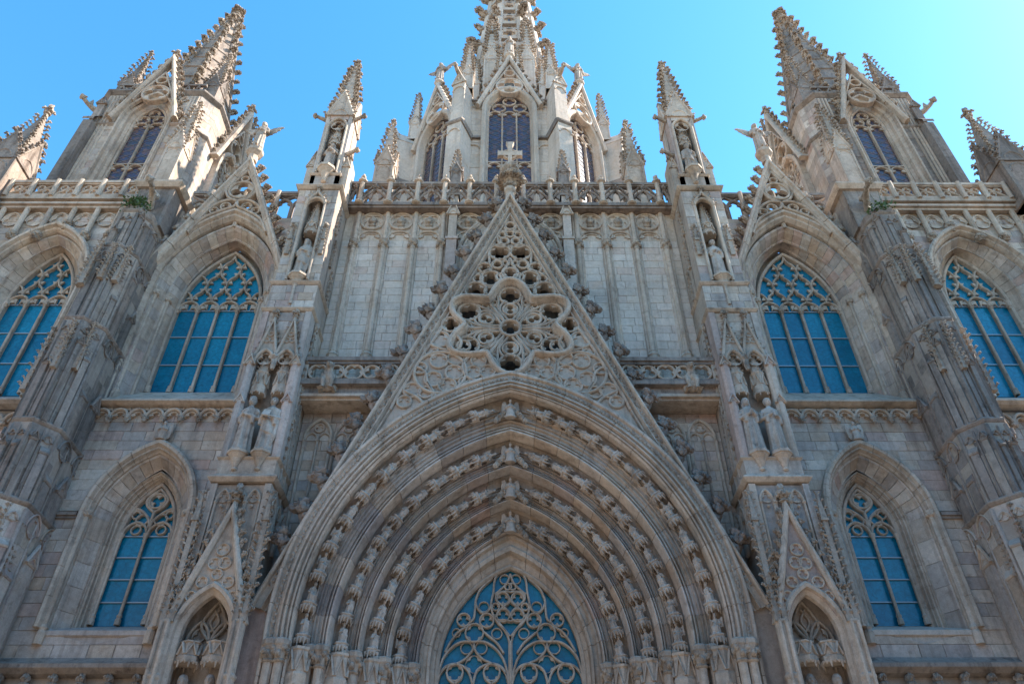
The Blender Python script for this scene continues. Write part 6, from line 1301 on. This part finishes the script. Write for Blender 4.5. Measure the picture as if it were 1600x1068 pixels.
for j in range(8):                                         # radial corner buttresses
    ph = -3*PI/8+j*PI/4-PI/4
    if abs(ph) > 2.2: continue
    M = Matrix.Translation((LC[0], LC[1], 0)) @ Matrix.Rotation(ph, 4, 'Z') @ Matrix.Translation((0, -LR/math.cos(PI/8), 0))
    q = B(); q.box(-.4, .4, -1.15, .5, 25, 36.5); inst_mk(q, M, 'buttress_lower', 'pale', lt)
    q = B(); q.loft([[(-.47, .4, z), (-.47, y, z), (.47, y, z), (.47, .4, z)] for y, z in ((-1.17, 36.45), (-1.25, 36.55), (-1.25, 36.68), (-.95, 36.95))]); inst_mk(q, M, 'buttress_weathering', 'dark', lt)
    q = B(); q.box(-.37, .37, -.95, .5, 36.7, 40.6); gablet(q, 0, -.95, 40.6, .78, 1.1, .06); q.loft([[(-.4, y, 40.6), (.4, y, 40.6), (0, y, 41.7)] for y in (-.95, .5)]); crockets(q, (0, -1.0, 40.9), (0, -1.0, 41.9), 3, .28, (.2, -1, .4), CROCK); inst_mk(q, M, 'buttress_upper', 'pale', lt)
    for z in (35.6, 39.9): q = B(); q.bar(archpath(0, .34, .36, z, None, 5), .04, -1.22 if z < 36 else -1.02, -1.1 if z < 36 else -.9); inst_mk(q, M, 'blind_arch', 'pale', lt)
    p = M @ Vector((0, .1, 0)); pinnacle('pinnacle', '', p.x, p.y, 41.2, .62, 1.6, 3.6, 9, 'pale', 1, .24, .8, parent=lt)
    q = B(); q.tube([(0, -.8, 41.5), (0, -1.3, 41.5), (0, -1.55, 41.6)], [.16, .12, .09], 7); q.inst(LUMP[0], M4((0, -1.55, 41.66), 0, .15)); q.prism([(-.03, 41.55), (.03, 41.55), (.03, 41.9), (-.03, 41.9)], -1.3, -1.0); inst_mk(q, M, 'spout', 'trim', lt)
# upper drum, ring of pinnacles and openwork spire
b = B(); b.vprism(pl8(2.75), 40.5, 50.0); mk(b, 'drum', 'pale', lt)
for j in range(8):
    t = PI/8+j*PI/4
    pinnacle('pinnacle', '', LC[0]+3.2*math.cos(t), LC[1]+3.2*math.sin(t), 42.5, .95, 6.9, 5.6, 11, 'pale', 1, .42, 1.5, parent=lt)
    t2 = t+.2
    if math.sin(t) < .1:
        for dt in (-.22, .22): pinnacle('pinnacle', '', LC[0]+3.7*math.cos(t+dt*1.1), LC[1]+3.7*math.sin(t+dt*1.1), 41.0, 5.0e-1, 5.6, 3.2, 8, 'pale', 1, .3, .8, parent=lt)
for j in range(8):                                         # open stone ribs: eight bars with pierced rings between
    t = PI/8+j*PI/4; z0, z1, r0, r1 = 49.5, 80., 2.7, .15
    c = B(); c.tube([(LC[0]+r0*math.cos(t), LC[1]+r0*math.sin(t), z0), (LC[0]+r1*math.cos(t), LC[1]+r1*math.sin(t), z1)], [.36, .12], 6); mk(c, 'spire_rib', 'pale', lt)
    c = B(); crockets(c, (LC[0]+r0*1.1*math.cos(t), LC[1]+r0*1.1*math.sin(t), z0+2), (LC[0]+r1*math.cos(t), LC[1]+r1*math.sin(t), z1), 11, .85, (math.cos(t), math.sin(t), .05), CROCK); mk(c, 'spire_crockets', 'carve', lt, kind='stuff')
    ph = j*PI/4
    for i in range(7):
        f = i/12; R = (r0+(r1-r0)*f)*math.cos(PI/8); z = z0+(z1-z0)*f; hw = R*math.tan(PI/8)
        q = B(); rr = max(.1, hw*.7); q.box(-hw, hw, -R-.1, -R+.16, z-.16, z+.2); q.ring(0, z+.16+rr, rr, .14, -R-.02, -R+.2, 14); q.foil(0, z+.16+rr, rr, 4, -R+.02, -R+.16, seg=24); q.box(-hw, hw, -R-.02, -R+.14, z+.1+2*rr, z+.3+2*rr)
        c = B(); c.inst((q.v, q.f), M4((LC[0], LC[1], 0), ph)); mk(c, 'spire_ring', 'pale', lt)
    b = B(); b.tube([(LC[0]+r0*.5*math.cos(t), LC[1]+r0*.5*math.sin(t), 49.5), (LC[0], LC[1], 79)], [.5, .05], 5); mk(b, 'spire_core', 'pale', lt)
# pinnacles standing on the parapets and roof
for s in (-1, 1):
    pinnacle('pinnacle', f'small dark crocketed pinnacle on the balustrade just {side(s)} of the gable cross', 2.225, -.12, 25.9, .42, 1.5, 1.6, 6, 'dark', s, .15, .5)
    p = pinnacle('pinnacle', f'grey gabled pinnacle on the roof {side(s)} of the lantern tower, behind the balustrade', 5.75, 2.0, 25.5, .82, 5.0, 3.6, 8, 'trim', s, .26, 1.2)
    for dx in (-.62, .62):
        c = B(); c.box(5.75+dx-.13, 5.75+dx+.13, 1.5, 2.3, 25.5, 27.6); c.inst(LUMP[0], M4((5.75+dx, 1.5, 27.9), 0, .2)); crockets(c, (5.75+dx, 1.5, 27.0), (5.75+dx, 1.6, 28.2), 3, .25, (dx, -1, .3)); mk(c, 'side_buttress', 'carve', p, s)
